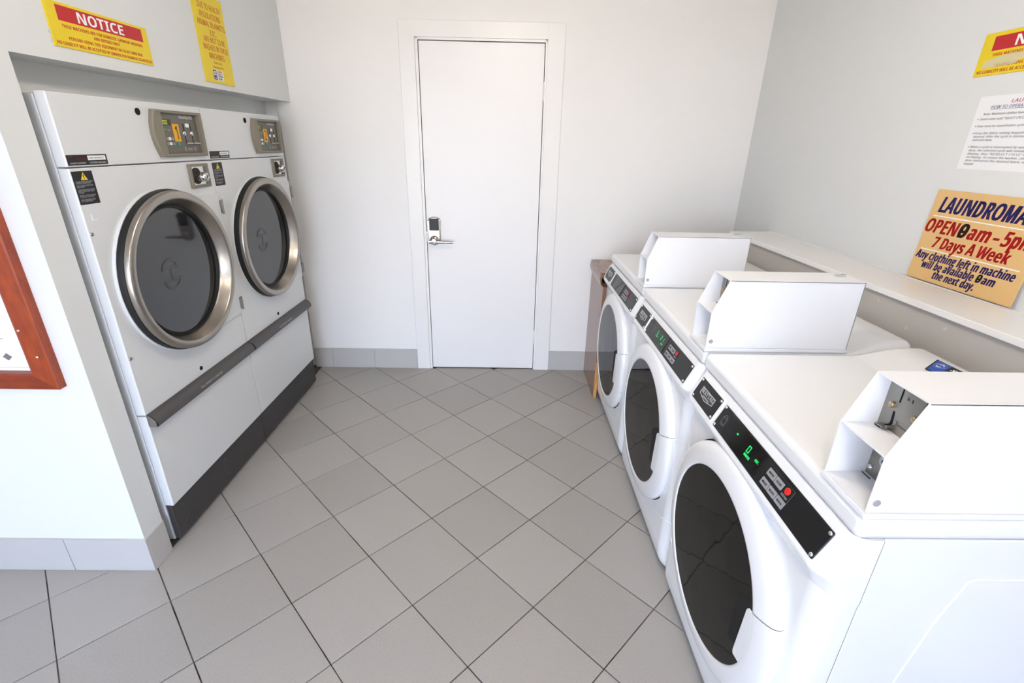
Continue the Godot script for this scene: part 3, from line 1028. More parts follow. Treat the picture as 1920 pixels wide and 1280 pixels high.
func plan(y: float, zf: float, rc: float, hw: float, zb: float) -> PackedVector3Array:
	var p := PackedVector3Array()
	p.append(Vector3(-hw, y, zb))
	p.append(Vector3(-hw, y, zb + 0.002))
	for k in 9:
		var a := PI - PI / 2 * k / 8.0
		p.append(Vector3(-hw + rc + cos(a) * rc, y, zf - rc + sin(a) * rc))
	for x in [-0.20, -0.10, 0.0, 0.10, 0.20]:
		p.append(Vector3(x, y, zf))
	for k in 9:
		var a := PI / 2 - PI / 2 * k / 8.0
		p.append(Vector3(hw - rc + cos(a) * rc, y, zf - rc + sin(a) * rc))
	p.append(Vector3(hw, y, zb + 0.002))
	p.append(Vector3(hw, y, zb))
	return p

func rr_section(hw: float, y0: float, y1: float, rc: float, ins: float, z: float) -> PackedVector3Array:
	var p := PackedVector3Array()
	var r := maxf(rc, 0.002)
	for v in rrect(-hw + ins, y0 + ins, hw - ins, y1 - ins, r, 5): p.append(Vector3(v.x, v.y, z))
	return p

func washer(at: Vector3, which: int, label: String):
	var t := thing("washing_machine", label, "washing machine", at, -PI / 2, "front-load washers along the right wall")
	var st := begin()
	rbox(st, Vector3(0, 0.455, -0.379), Vector3(0.700, 0.866, 0.590), 0.004)
	var cab := obj("cabinet", st, M.white_side, t)
	# pressed panel on each flank
	for s in [-1.0, 1.0]:
		if s < 0.0 or which > 1: continue
		st = begin()
		var pts := PackedVector2Array([Vector2(-0.62, 0.10), Vector2(-0.205, 0.10), Vector2(-0.212, 0.50), Vector2(-0.236, 0.685), Vector2(-0.262, 0.792), Vector2(-0.270, 0.799), Vector2(-0.282, 0.803), Vector2(-0.60, 0.803), Vector2(-0.62, 0.78)])
		var flat := PackedVector2Array()
		for p in pts: flat.append(Vector2(-p.x, p.y))
		prism(st, flat, 0.0, 0.0022, Transform3D(Basis(Vector3.UP, PI / 2), Vector3(0.3495, 0, 0)), 0.009)
		obj("pressed_panel", st, M.white_side, cab)
	for x in [-0.30, 0.30]:
		for z in [-0.12, -0.62]:
			st = begin()
			lathe(st, [Vector2(0.024, 0), Vector2(0.024, 0.012), Vector2(0.010, 0.016), Vector2(0.010, 0.03)], Transform3D(Basis(Vector3.RIGHT, -PI / 2), Vector3(x, 0, z)), 14)
			obj("foot", st, M.rubber, t)
	# front shell wraps round both corners
	st = begin()
	var rings := []
	for r in [[0.022, -0.036, 0.05], [0.030, -0.028, 0.05], [0.045, -0.020, 0.05], [0.070, -0.013, 0.05], [0.12, -0.010, 0.05], [0.30, -0.010, 0.048], [0.50, -0.010, 0.046], [0.70, -0.010, 0.046], [0.744, -0.011, 0.046], [0.756, -0.016, 0.046]]:
		rings.append(plan(r[0], r[1], r[2], 0.3515, -0.0825))
	loft(st, rings, true, true)
	var front := obj("front_panel", st, M.white, t)
	# rim of the lower access panel, a shallow smile across the shell
	st = begin()
	var line := PackedVector3Array()
	for p in plan(0.0, -0.010, 0.048, 0.3515, -0.0825):
		var yy := 0.168 + 0.085 * pow(absf(p.x) / 0.34, 2.0) if absf(p.x) < 0.32 else 0.168 + 0.085 * pow(0.32 / 0.34, 2.0)
		line.append(Vector3(p.x, yy, p.z))
	tube(st, line, 0.0028, 6)
	obj("access_panel_rim", st, M.white, front)
	st = begin()
	prism(st, rrect(-0.312, 0.757, -0.160, 0.768, 0.004), -0.011, -0.0085, I, 0.001)
	obj("drawer_slot", st, M.zinc, front)
	# sloping fascia with a rolled lower lip
	st = begin()
	rings = []
	for r in [[0.729, -0.024, 0.046], [0.745, -0.014, 0.046], [0.758, -0.008, 0.046], [0.772, -0.001, 0.044], [0.784, 0.007, 0.042], [0.790, 0.0105, 0.041], [0.795, 0.012, 0.040], [0.800, 0.0105, 0.040], [0.845, -0.0105, 0.036], [0.888, -0.0301, 0.034]]:
		rings.append(plan(r[0], r[1], r[2], 0.3530, -0.0825))
	loft(st, rings, true, true)
	var fas := obj("fascia", st, M.white, t)
	# lid with a rounded front edge and a raised back
	st = begin()
	rings = []
	var re := 0.014
	for k in 5:
		var a := PI / 2 * k / 4.0
		rings.append(rr_section(0.3545, 0.888, 0.9375, 0.016 - re * (1 - sin(a)) * 0.8, re * (1 - sin(a)), -0.029 - re * (1 - cos(a))))
	for r in [[-0.30, 0.9375], [-0.470, 0.9375], [-0.495, 0.940], [-0.53, 0.949], [-0.565, 0.962], [-0.60, 0.970], [-0.63, 0.9725], [-0.66, 0.9725]]:
		rings.append(rr_section(0.3545, 0.888, r[1], 0.016 if r[1] < 0.945 else lerpf(0.016, 0.034, clampf((r[1] - 0.945) / 0.027, 0, 1)), 0.0, r[0]))
	for k in range(1, 4):
		var a := PI / 2 * k / 3.0
		rings.append(rr_section(0.3545, 0.888, 0.9725, 0.034, 0.012 * (1 - cos(a)), -0.666 - 0.012 * sin(a)))
	loft(st, rings, true, true)
	var lid := obj("lid", st, M.white, t)
	if which == 1:
		# a slanted flag-shaped sticker on the raised back of the lid
		var S := Transform3D(Basis(Vector3.RIGHT, -PI / 2 + 0.131), Vector3(-0.236, 0.9752, -0.637))
		st = begin()
		prism(st, PackedVector2Array([Vector2(0, 0), Vector2(0.20, 0.004), Vector2(0.24, -0.064), Vector2(0.042, -0.068)]), 0.0, 0.0012, S)
		var sk := obj("sticker", st, M.ink, lid)
		sk.set_meta("label", "blue and black sticker with a white ring")
		st = begin()
		prism(st, PackedVector2Array([Vector2(0.006, -0.003), Vector2(0.050, -0.001), Vector2(0.063, -0.03), Vector2(0.090, -0.064), Vector2(0.045, -0.065)]), 0.001, 0.0017, S)
		obj("blue_field", st, M.blue, sk)
		st = begin()
		arc_band(st, Vector2(0.0385, -0.0235), 0.0135, 0.0045, 0.0, TAU, 0.001, 0.0022, S)
		arc_band(st, Vector2(0.0385, -0.0198), 0.005, 0.003, 0.2, 3.4, 0.001, 0.0022, S)
		arc_band(st, Vector2(0.0385, -0.0272), 0.005, 0.003, 3.3, 6.4, 0.001, 0.0022, S)
		text(st, "SPE", 0.066, -0.020, 0.011, S, "left", "sans_bold", 0.040, 0.25, 0.0012)
		obj("print", st, M.white_ink, sk)
	# printed plates on the fascia; F: x along, y up the slope, origin at its top edge
	var up := Vector3(0, 0.9097, -0.4153)
	var F := Transform3D(Basis(Vector3.RIGHT, up, Vector3(0, 0.4153, 0.9097)), Vector3(0, 0.887, -0.0296))
	st = begin()
	prism(st, rrect(-0.317, -0.0850, -0.1695, -0.0175, 0.003), -0.001, 0.0022, F, 0.0006)
	var logo := obj("logo_plate", st, M.panel, fas)
	st = begin()
	frame_between(st, rrect(-0.3265, -0.0915, -0.1610, -0.0110, 0.008), rrect(-0.3175, -0.0855, -0.1690, -0.0170, 0.003), -0.001, 0.0026, 0.001, F)
	obj("plate_rim", st, M.white, fas)
	st = begin()
	var badge := PackedVector2Array([Vector2(-0.288, -0.0355), Vector2(-0.200, -0.0355), Vector2(-0.200, -0.0575), Vector2(-0.224, -0.063), Vector2(-0.244, -0.0665), Vector2(-0.264, -0.063), Vector2(-0.288, -0.0575)])
	frame_between(st, badge, inset(ccw(badge.duplicate()), 0.0022), 0.0018, 0.0030, 0.0003, F)
	text(st, "MAYTAG", -0.244, -0.0515, 0.0135, F, "center", "serif_bold", 0.080, 0.0, 0.0022)
	text(st, "COMMERCIAL", -0.244, -0.0595, 0.0042, F, "center", "sans_bold", 0.046, 0.0, 0.0022)
	obj("badge_lettering", st, M.silver_ink, fas)
	st = begin()
	prism(st, rrect(-0.1505, -0.0875, 0.3185, -0.0185, 0.0035), -0.001, 0.0022, F, 0.0006)
	var ctl := obj("control_plate", st, M.panel, fas)
	st = begin()
	for p in [Vector2(-0.310, -0.024), Vector2(-0.177, -0.024), Vector2(-0.310, -0.079), Vector2(-0.177, -0.079), Vector2(-0.144, -0.024), Vector2(-0.144, -0.081), Vector2(0.312, -0.025), Vector2(0.312, -0.081)]:
		st = begin()
		lathe(st, [Vector2(0.0046, 0.002), Vector2(0.0042, 0.0042), Vector2(0.0022, 0.0052), Vector2(0, 0.0054)], F * Transform3D(Basis.IDENTITY, Vector3(p.x, p.y, 0)), 12)
		obj("plate_screw", st, M.chrome, fas)
	st = begin()
	prism(st, rrect(-0.096, -0.086, 0.080, -0.0205, 0.002), 0.001, 0.0046, F, 0.0012)
	obj("display_window", st, M.screen, fas)
	# little padlock mark
	st = begin()
	frame_between(st, rrect(-0.130, -0.064, -0.108, -0.044, 0.001), rrect(-0.1275, -0.0615, -0.1105, -0.0465, 0.001), 0.0018, 0.0026, 0.0002, F)
	arc_band(st, Vector2(-0.119, -0.044), 0.007, 0.002, 0.0, PI, 0.0018, 0.0026, F)
	span(st, Vector3(-0.128, -0.0685, 0.0018), Vector3(-0.110, -0.066, 0.0026), F)
	obj("lock_symbol", st, M.pencil, fas)
	if which == 1:
		st = begin()
		seven_seg(st, "0", 0.0165, -0.0565, 0.011, 0.018, 0.005, F)
		span(st, Vector3(-0.0445, -0.0475, 0.0046), Vector3(-0.0385, -0.0435, 0.0054), F)
		text(st, "MINUTES", 0.016, -0.0665, 0.0062, F, "left", "sans_bold", 0.026, 0.0, 0.0046)
		text(st, "EST.", 0.058, -0.0545, 0.0062, F, "left", "sans_bold", 0.016, 0.0, 0.0046)
		obj("display_digits", st, M.green_led, fas)
	elif which == 2:
		st = begin()
		seven_seg(st, "5", -0.030, -0.050, 0.010, 0.015, 0.005, F)
		text(st, "MIN", -0.032, -0.0585, 0.005, F, "left", "sans_bold", 0.022, 0.0, 0.0046)
		seven_seg(st, "21", 0.018, -0.054, 0.011, 0.017, 0.005, F, 1.9)
		text(st, "MIN", 0.038, -0.064, 0.005, F, "left", "sans_bold", 0.020, 0.0, 0.0046)
		obj("display_digits", st, M.green_dim, fas)
	# keypad in a shallow tray, red start button
	st = begin()
	prism(st, rrect(0.098, -0.0815, 0.199, -0.0265, 0.002), 0.001, 0.0034, F, 0.001)
	obj("keypad_tray", st, M.black, fas)
	var keys := [[0.107, -0.0505, "WHITES"], [0.138, -0.0505, "COLORS"], [0.107, -0.0765, "BRIGHTS"], [0.138, -0.0765, "DELICATES"], [0.169, -0.0765, "QUICK"]]
	for k in keys:
		st = begin()
		prism(st, rrect(k[0], k[1], k[0] + 0.0295, k[1] + 0.0175, 0.0015), 0.002, 0.0046, F, 0.0006)
		var kk := obj("key", st, M.key, fas)
		st = begin()
		text(st, k[2], k[0] + 0.0147, k[1] + 0.007, 0.0036, F, "center", "sans_bold", 0.019, 0.0, 0.0046)
		obj("key_lettering", st, M.ink, fas)
	st = begin()
	prism(st, disc_poly(F_xy(0.183, -0.0385), 0.0082, 24), 0.002, 0.0052, F, 0.001)
	obj("start_button", st, M.red_button, fas)
	st = begin()
	text(st, "START/PAUSE", 0.183, -0.0535, 0.0028, F, "center", "sans", 0.022, 0.0, 0.0034)
	obj("key_lettering", st, M.key, fas)
	washer_door(t)
	coin_box(t, which)

func F_xy(x: float, y: float) -> Vector2:
	return Vector2(x, y)

func washer_door(t: Node3D):
	var C := Transform3D(Basis.IDENTITY, Vector3(-0.004, 0.476, 0))
	var prof := [Vector2(0.309, -0.016), Vector2(0.3145, -0.004), Vector2(0.3145, 0.003), Vector2(0.3115, 0.009), Vector2(0.306, 0.0135), Vector2(0.297, 0.0175), Vector2(0.284, 0.0212), Vector2(0.268, 0.0240), Vector2(0.256, 0.0258), Vector2(0.2505, 0.0255), Vector2(0.2485, 0.0235), Vector2(0.2485, 0.016)]
	var st := begin()
	lathe(st, prof, C, 96)
	var door := obj("door", st, M.white, t)
	st = begin()
	lathe(st, [Vector2(0.2487, 0.017), Vector2(0.2487, 0.0225), Vector2(0.2475, 0.0232), Vector2(0.2465, 0.0232), Vector2(0, 0.0232)], C, 96)
	obj("door_window", st, M.glass_black, door)
	# dark hinge pocket line behind the ring, seen at its top and bottom
	st = begin()
	lathe(st, [Vector2(0.318, -0.0105), Vector2(0.316, -0.0092), Vector2(0.300, -0.0092)], C, 30, 0.52 * PI, 0.74 * PI)
	obj("door_gap", st, M.hole, door)
	st = begin()
	lathe(st, [Vector2(0.318, -0.0105), Vector2(0.316, -0.0092), Vector2(0.300, -0.0092)], C, 20, 1.66 * PI, 1.80 * PI)
	obj("door_gap", st, M.hole, door)
	# grip: a cast piece that replaces the right-hand arc of the ring and reaches in over the window
	st = begin()
	var grip := []
	for p in prof.slice(0, 10): grip.append(p + Vector2(0.0006, 0.0012))
	lathe(st, grip, C, 16, -0.33, 0.335)
	var inner := PackedVector2Array()
	inner.append(Vector2(0.222, 0.078)); inner.append(Vector2(0.216, 0.070)); inner.append(Vector2(0.207, -0.078)); inner.append(Vector2(0.211, -0.088))
	inner.append(Vector2(0.237, -0.0825))
	for k in 9: inner.append(Vector2.from_angle(lerpf(-0.33, 0.335, k / 8.0)) * 0.2515)
	prism(st, inner, 0.0225, 0.0268, C, 0.0015)
	obj("door_grip", st, M.white, door)
	st = begin()
	prism(st, PackedVector2Array([Vector2(0.166, 0.066), Vector2(0.222, 0.098), Vector2(0.232, 0.080), Vector2(0.210, -0.066), Vector2(0.172, -0.074)]), 0.0230, 0.0236, C)
	obj("grip_pocket", st, M.hole, door)
	for a in [0.336, -0.3335]:
		st = begin()
		var seam := []
		for p in prof.slice(0, 10): seam.append(p + Vector2(0.0002, 0.0006))
		lathe(st, seam, C, 1, a, a + 0.004)
		obj("grip_seam", st, M.bar, door)

func coin_box(t: Node3D, which: int):
	var x0 := 0.235
	var x1 := 0.3505
	var prof := PackedVector2Array([Vector2(-0.030, 0.948), Vector2(-0.0295, 1.060), Vector2(-0.068, 1.161), Vector2(-0.468, 1.161), Vector2(-0.468, 0.948)])
	var flip := PackedVector2Array()
	for p in prof: flip.append(Vector2(-p.x, p.y))
	var S := Basis(Vector3.UP, PI / 2)                              # local x -> -z, local z -> +x
	var st := begin()
	# two cheeks, top, back, base tray
	prism(st, flip, x1 - 0.003, x1, Transform3D(S, Vector3.ZERO), 0.0008)
	prism(st, flip, x0 + 0.003, x0, Transform3D(S, Vector3.ZERO), 0.0008)
	span(st, Vector3(x0, 1.1585, -0.466), Vector3(x1, 1.1612, -0.0685))
	span(st, Vector3(x0, 0.948, -0.468), Vector3(x1, 1.16, -0.4655))
	rbox(st, Vector3((x0 + x1) * 0.5, 0.9425, -0.2485), Vector3(x1 - x0 + 0.007, 0.0105, 0.444), 0.0015)
	var cb := obj("coin_box", st, M.sheet, t)
	st = begin()
	span(st, Vector3(x0 + 0.003, 1.0575, -0.104), Vector3(x1 - 0.003, 1.0605, -0.0305))
	obj("shelf", st, M.sheet, cb)
	st = begin()
	span(st, Vector3(x0 + 0.003, 0.9485, -0.112), Vector3(x1 - 0.003, 0.9495, -0.032))
	obj("tray", st, M.sheet, cb)
	# coin acceptor plate in the upper bay
	st = begin()
	span(st, Vector3(x0 + 0.003, 1.0605, -0.101), Vector3(x1 - 0.003, 1.1585, -0.0965))
	var ap := obj("coin_plate", st, M.zinc, cb)
	var P := Transform3D(Basis.IDENTITY, Vector3(0, 0, -0.0965))
	for p in [Vector2(0.257, 1.107), Vector2(0.308, 1.106)]:
		st = begin()
		lathe(st, [Vector2(0.0058, 0), Vector2(0.0058, 0.004), Vector2(0.004, 0.0062), Vector2(0, 0.0064)], P * Transform3D(Basis.IDENTITY, Vector3(p.x, p.y, 0)), 14)
		obj("bolt", st, M.brass, cb)
	st = begin()
	span(st, Vector3(0.267, 1.117, -0.001), Vector3(0.2695, 1.147, 0.0006), P)
	obj("plate_slot", st, M.hole, cb)
	st = begin()
	span(st, Vector3(0.317, 1.120, -0.001), Vector3(0.3195, 1.147, 0.0006), P)
	obj("plate_slot", st, M.hole, cb)
	st = begin()
	prism(st, PackedVector2Array([Vector2(0.2625, 1.097), Vector2(0.2660, 1.097), Vector2(0.2690, 1.074), Vector2(0.2645, 1.066), Vector2(0.250, 1.0605), Vector2(0.2500, 1.0630), Vector2(0.2620, 1.070), Vector2(0.2640, 1.076)]), 0.0, 0.0008, P)
	obj("coin_slot", st, M.hole, cb)
	st = begin()
	text(st, "8 1", 0.286, 1.128, 0.006, P, "center", "sans", 0.012, 0.0, 0.0)
	obj("stamped_lettering", st, M.hole, cb)
	st = begin()
	prism(st, PackedVector2Array([Vector2(0.248, 1.0610), Vector2(0.262, 1.0610), Vector2(0.2735, 1.068), Vector2(0.2735, 1.0745), Vector2(0.266, 1.0655), Vector2(0.248, 1.0645)]), 0.0, 0.014, P, 0.001)
	obj("coin_lip", st, M.zinc, cb)
	st = begin()
	lathe(st, [Vector2(0.0036, 0), Vector2(0.0036, 0.003), Vector2(0, 0.0035)], P * Transform3D(Basis.IDENTITY, Vector3(0.275, 1.081, 0)), 12)
	obj("reject_lever", st, M.zinc, cb)
	st = begin()
	span(st, Vector3(0.279, 1.078, 0.0), Vector3(0.305, 1.0792, 0.001), P)
	obj("plate_groove", st, M.bar, cb)
	# locked vault plate in the lower bay
	st = begin()
	span(st, Vector3(x0 + 0.003, 0.9495, -0.112), Vector3(x1 - 0.003, 1.0575, -0.1075))
	obj("vault_plate", st, M.zinc, cb)
	var Q := Transform3D(Basis.IDENTITY, Vector3(0, 0, -0.1075))
	st = begin()
	lathe(st, [Vector2(0.006, 0), Vector2(0.006, 0.003), Vector2(0.003, 0.0055), Vector2(0, 0.006)], Q * Transform3D(Basis.IDENTITY, Vector3(0.247, 0.966, 0)), 14)
	obj("bolt", st, M.chrome, cb)
	st = begin()
	lathe(st, [Vector2(0.0145, 0), Vector2(0.0145, 0.003), Vector2(0.012, 0.005), Vector2(0.006, 0.005), Vector2(0.006, 0.002)], Q * Transform3D(Basis.IDENTITY, Vector3(0.275, 0.995, 0)), 24)
	obj("vault_lock", st, M.chrome, cb)
	st = begin()
	lathe(st, [Vector2(0.006, 0.0022), Vector2(0, 0.0024)], Q * Transform3D(Basis.IDENTITY, Vector3(0.275, 0.995, 0)), 16)
	obj("keyhole", st, M.hole, cb)
	st = begin()
	span(st, Vector3(0.240, 0.9498, 0.006), Vector3(0.262, 0.9502, 0.0085), Q)
	obj("tray_slot", st, M.hole, cb)
	# plastic plug on the cheek and the cam latch on top
	st = begin()
	lathe(st, [Vector2(0.0068, -0.001), Vector2(0.0064, 0.0012), Vector2(0, 0.0016)], Transform3D(Basis(Vector3.UP, PI / 2), Vector3(x1, 0.969, -0.043)), 20)
	obj("hole_plug", st, M.plug, cb)
	st = begin()
	rbox(st, Vector3(0.281, 1.164, -0.432), Vector3(0.017, 0.006, 0.026), 0.002, 2)
	tube(st, PackedVector3Array([Vector3(0.281, 1.162, -0.444), Vector3(0.281, 1.169, -0.444)]), 0.007, 12)
	obj("cam_latch", st, M.chrome, cb)

# ================================================================ brown table
func build_table():
	var t := thing("side_table", "brown wood-grain side table squeezed between the far washer and the back wall", "table", Vector3(1.106, 0, 0.22))
	var st := begin()
	span(st, Vector3(-0.016, 0, -0.205), Vector3(0.0055, 0.742, 0.200))
	var ep := obj("end_panel", st, M.walnut, t)
	st = begin()
	span(st, Vector3(-0.0155, 0, 0.2001), Vector3(0.005, 0.25, 0.2025))
	obj("edge_strip", st, M.pine, ep)
	st = begin()
	# top with a deep front edge that steps back to the panel
	prism(st, PackedVector2Array([Vector2(-0.024, 0.815), Vector2(0.32, 0.815), Vector2(0.32, 0.785), Vector2(-0.015, 0.785), Vector2(-0.018, 0.735), Vector2(-0.030, 0.775)]), -0.21, 0.145, I, 0.001)
	obj("table_top", st, M.walnut, t)
	st = begin()
	span(st, Vector3(0.0075, 0.715, 0.115), Vector3(0.10, 0.785, 0.135))
	obj("rail", st, M.walnut, t)
	st = begin()
	span(st, Vector3(0.28, 0, -0.205), Vector3(0.304, 0.785, 0.14))
	obj("end_panel", st, M.walnut, t)

# ====================================================================== signs
# sign frame: origin at the lower left corner, x to the reader's right, y up, z off the wall
func board(called: String, label: String, at: Vector3, turn: float, w: float, h: float, thick: float, m: Material, tilt := 0.0) -> Node3D:
	var t := thing(called, label, "sign", at, turn)
	if tilt != 0.0: t.rotate_object_local(Vector3.RIGHT, tilt)
	var st := begin()
	rbox(st, Vector3(w / 2, h / 2, thick / 2), Vector3(w, h, thick), 0.0006)
	obj("board", st, m, t)
	return t

func notice(t: Node3D, z: float, worn: bool):
	var st := begin()
	span(st, Vector3(0.036, 0.0695, z - 0.001), Vector3(0.378, 0.109, z + 0.0003))
	obj("red_band", st, M.red, t)
	st = begin()
	text(st, "NOTICE", 0.199, 0.0745, 0.0285, I, "center", "sans_bold", 0.184, 0.0, z + 0.0003)
	obj("heading", st, M.white_ink, t)
	if worn:
		st = begin()
		prism(st, PackedVector2Array([Vector2(0.020, 0.022), Vector2(0.125, 0.024), Vector2(0.150, 0.038), Vector2(0.175, 0.056), Vector2(0.110, 0.057), Vector2(0.045, 0.046), Vector2(0.026, 0.042)]), z - 0.001, z + 0.0002)
		obj("faded_patch", st, M.faded, t)
	st = begin()
	if worn:
		text(st, "THESE MACHINES ARE FOR DOMESTIC GARMENT WASHING", 0.044, 0.054, 0.0078, I, "left", "sans_bold", 0.322, 0.0, z)
	else:
		text(st, "THESE MACHINES ARE FOR DOMESTIC GARMENT WASHING", 0.205, 0.0525, 0.0085, I, "center", "sans_bold", 0.325, 0.0, z)
		text(st, "AND DRYING ONLY", 0.205, 0.0385, 0.0085, I, "center", "sans_bold", 0.106, 0.0, z)
	text(st, "PERSONS USING THIS EQUIPMENT DO SO AT OWN RISK", 0.207 if not worn else 0.215, 0.0225, 0.0085, I, "center", "sans_bold", 0.302, 0.0, z - (0.0002 if worn else 0.0))
	text(st, "NO LIABILITY WILL BE ACCEPTED BY OWNER FOR DAMAGE TO ARTICLES", 0.205, 0.007, 0.0085, I, "center", "sans_bold", 0.390, 0.0, z)
	obj("lettering", st, M.red_ink, t)

func build_signs():
	var lt := PI / 2
	var on_bulkhead := func(s: float, y: float) -> Vector3:
		return Vector3(NIB_X + 0.0003, y, NIB_BACK) + Vector3(0.020669, 0, -0.999786) * s
	lt = PI / 2 - 0.020673
	var t := board("notice_sign", "yellow sign with a red NOTICE band on the bulkhead over the dryers", on_bulkhead.call(0.150, 1.7525), lt, 0.406, 0.1165, 0.004, M.yellow)
	notice(t, 0.004, false)
	st_screws(t, [Vector2(0.008, 0.012), Vector2(0.004, 0.035)])
	t = board("health_sign", "tall yellow sign about animal blankets on the bulkhead over the second dryer", on_bulkhead.call(0.8735, 1.7370), lt, 0.225, 0.335, 0.004, M.yellow)
	var st := begin()
	var rows := [["DUE TO HEALTH", 0.279, 0.160], ["REGULATIONS", 0.2465, 0.152], ["ANIMAL BLANKETS,", 0.215, 0.205], ["ETC.", 0.183, 0.045], ["ARE NOT TO BE", 0.156, 0.158], ["WASHED IN THESE", 0.126, 0.182], ["MACHINES.", 0.095, 0.116]]
	for r in rows:
		text(st, r[0], 0.118, r[1], 0.0215, I, "center", "sans", r[2], 0.0, 0.004)
	obj("lettering", st, M.red_ink, t)
	st = begin()
	text(st, "Thank You,", 0.112, 0.077, 0.009, I, "center", "sans", 0.066, 0.0, 0.004)
	text(st, "Management", 0.112, 0.060, 0.009, I, "center", "sans", 0.078, 0.0, 0.004)
	obj("lettering", st, mat(Color(0.66, 0.50, 0.10), 0.5), t)
	st = begin()
	span(st, Vector3(0.060, 0.013, 0.003), Vector3(0.138, 0.053, 0.0044))
	var stick := obj("sticker", st, M.paper, t)
	st = begin()
	frame_between(st, rrect(0.061, 0.014, 0.087, 0.052, 0.003), rrect(0.065, 0.018, 0.083, 0.047, 0.001), 0.004, 0.0048, 0.0002)
	prism(st, PackedVector2Array([Vector2(0.069, 0.036), Vector2(0.079, 0.036), Vector2(0.074, 0.044)]), 0.004, 0.0048)
	span(st, Vector3(0.067, 0.021, 0.004), Vector3(0.081, 0.031, 0.0047))
	text(st, "THEN", 0.112, 0.0255, 0.0075, I, "center", "sans_bold", 0.036, 0.0, 0.0044)
	text(st, "DIAL", 0.112, 0.0155, 0.0075, I, "center", "sans_bold", 0.034, 0.0, 0.0044)
	obj("print", st, mat(Color(0.13, 0.15, 0.25), 0.5), stick)
	st = begin()
	text(st, "THINK", 0.112, 0.0435, 0.0072, I, "center", "sans_bold", 0.036, 0.0, 0.0044)
	text(st, "FIRST", 0.112, 0.0345, 0.0072, I, "center", "sans_bold", 0.036, 0.0, 0.0044)
	obj("print", st, mat(Color(0.80, 0.20, 0.22), 0.5), stick)
	# right wall: positions run along the slightly turned wall
	var rt := -PI / 2 + atan(0.028)
	var on_wall := func(s: float, y: float, off: float) -> Vector3:
		var u := Vector3(0.028, 0, 1).normalized()
		return Vector3(1.995, 0, 0) + u * s + Vector3(0, y, 0) + Vector3(-u.z, 0, u.x) * off
	t = board("notice_sign", "worn yellow sign with a red NOTICE band, topmost on the right wall", on_wall.call(1.392, 1.7455, 0.0005), rt, 0.408, 0.1205, 0.004, M.yellow)
	notice(t, 0.004, true)
	t = board("instruction_sheet", "white printed sheet of washer instructions between the two signs on the right wall", on_wall.call(1.446, 1.468, 0.0005), rt, 0.30, 0.217, 0.0012, M.paper)
	st = begin()
	text(st, "LAUNDRY", 0.15, 0.194, 0.010, I, "center", "sans", 0.085, 0.18, 0.0012)
	obj("heading", st, mat(Color(0.72, 0.16, 0.17), 0.6), t)
	st = begin()
	text(st, "HOW TO OPERATE THE WASHERS", 0.15, 0.180, 0.0085, I, "center", "sans", 0.205, 0.18, 0.0012)
	span(st, Vector3(0.047, 0.1775, 0.001), Vector3(0.253, 0.1785, 0.0015))
	obj("subheading", st, mat(Color(0.20, 0.22, 0.50), 0.6), t)
	st = begin()
	var lines := [[0.030, 0.162, "Note: Maximum clothes load is one full drum", 0.20], [0.024, 0.1475, "Insert coins until \"SELECT CYCLE\" shows on the panel", 0.235], [0.023, 0.127, "Door must be closed before cycle can be started", 0.215], [0.022, 0.106, "Press the fabric setting keypad for the cycle that is", 0.258], [0.022, 0.096, "desired. After the cycle is started the time will show", 0.258], [0.022, 0.086, "and count down.", 0.068], [0.022, 0.0655, "When a cycle is interrupted by opening the washer", 0.258], [0.022, 0.055, "door, the selected cycle will remain shown on the", 0.258], [0.022, 0.0448, "display. Also \"RESELECT CYCLE\" will be shown", 0.258], [0.022, 0.0346, "on display. To restart the washer, close the washer", 0.258], [0.022, 0.0244, "door and press the desired fabric setting on the", 0.258], [0.022, 0.0142, "keypad.", 0.034]]
	for l in lines: text(st, l[2], l[0], l[1], 0.0062, I, "left", "sans", l[3], 0.18, 0.0012)
	for y in [0.1505, 0.130, 0.109, 0.0685]: prism(st, disc_poly(Vector2(0.0165, y), 0.0017, 10), 0.001, 0.0016)
	obj("lettering", st, M.pencil, t)
	t = board("opening_hours_sign", "orange-yellow opening hours sign standing on the board behind the washers", on_wall.call(1.412, 1.0905, 0.0150), rt, 0.390, 0.308, 0.005, M.orange, -0.045)
	var k := 0.20
	st = begin()
	heavy(st, "LAUNDROMAT", 0.034, 0.234, 0.051, 0.322, k)
	obj("heading", st, M.navy, t)
	st = begin()
	heavy(st, "OPEN", 0.006, 0.1645, 0.0455, 0.122, k)
	heavy(st, "am", 0.172, 0.1645, 0.0455, 0.072, k)
	heavy(st, "-", 0.258, 0.1645, 0.0455, 0.017, k)
	heavy(st, "5pm", 0.288, 0.1645, 0.0455, 0.092, k)
	heavy(st, "7 Days A Week", 0.058, 0.116, 0.0375, 0.272, k)
	obj("lettering", st, M.crimson, t)
	st = begin()
	heavy(st, "9", 0.136, 0.1645, 0.0455, 0.029, k)
	heavy(st, "0", 0.136, 0.1645, 0.0455, 0.029, k)
	obj("overpainted_digit", st, M.maroon, t)
	st = begin()
	heavy(st, "Any clothing left in machine", 0.010, 0.0725, 0.0275, 0.358, k)
	heavy(st, "will be available", 0.047, 0.0425, 0.0265, 0.200, k)
	heavy(st, "am", 0.279, 0.0425, 0.0265, 0.040, k)
	heavy(st, "the next day.", 0.105, 0.0145, 0.0260, 0.158, k)
	obj("lettering", st, M.navy, t)
	st = begin()
	heavy(st, "9", 0.258, 0.0425, 0.0265, 0.016, k)
	heavy(st, "0", 0.258, 0.0425, 0.0265, 0.016, k)
	obj("overpainted_digit", st, M.ink, t)
	st = begin()
	span(st, Vector3(0.018, 0.2195, 0.0045), Vector3(0.372, 0.2225, 0.0053))
	obj("rule", st, M.white_ink, t)
	st = begin()
	span(st, Vector3(0.018, 0.1045, 0.0045), Vector3(0.372, 0.1075, 0.0053))
	obj("rule", st, M.white_ink, t)

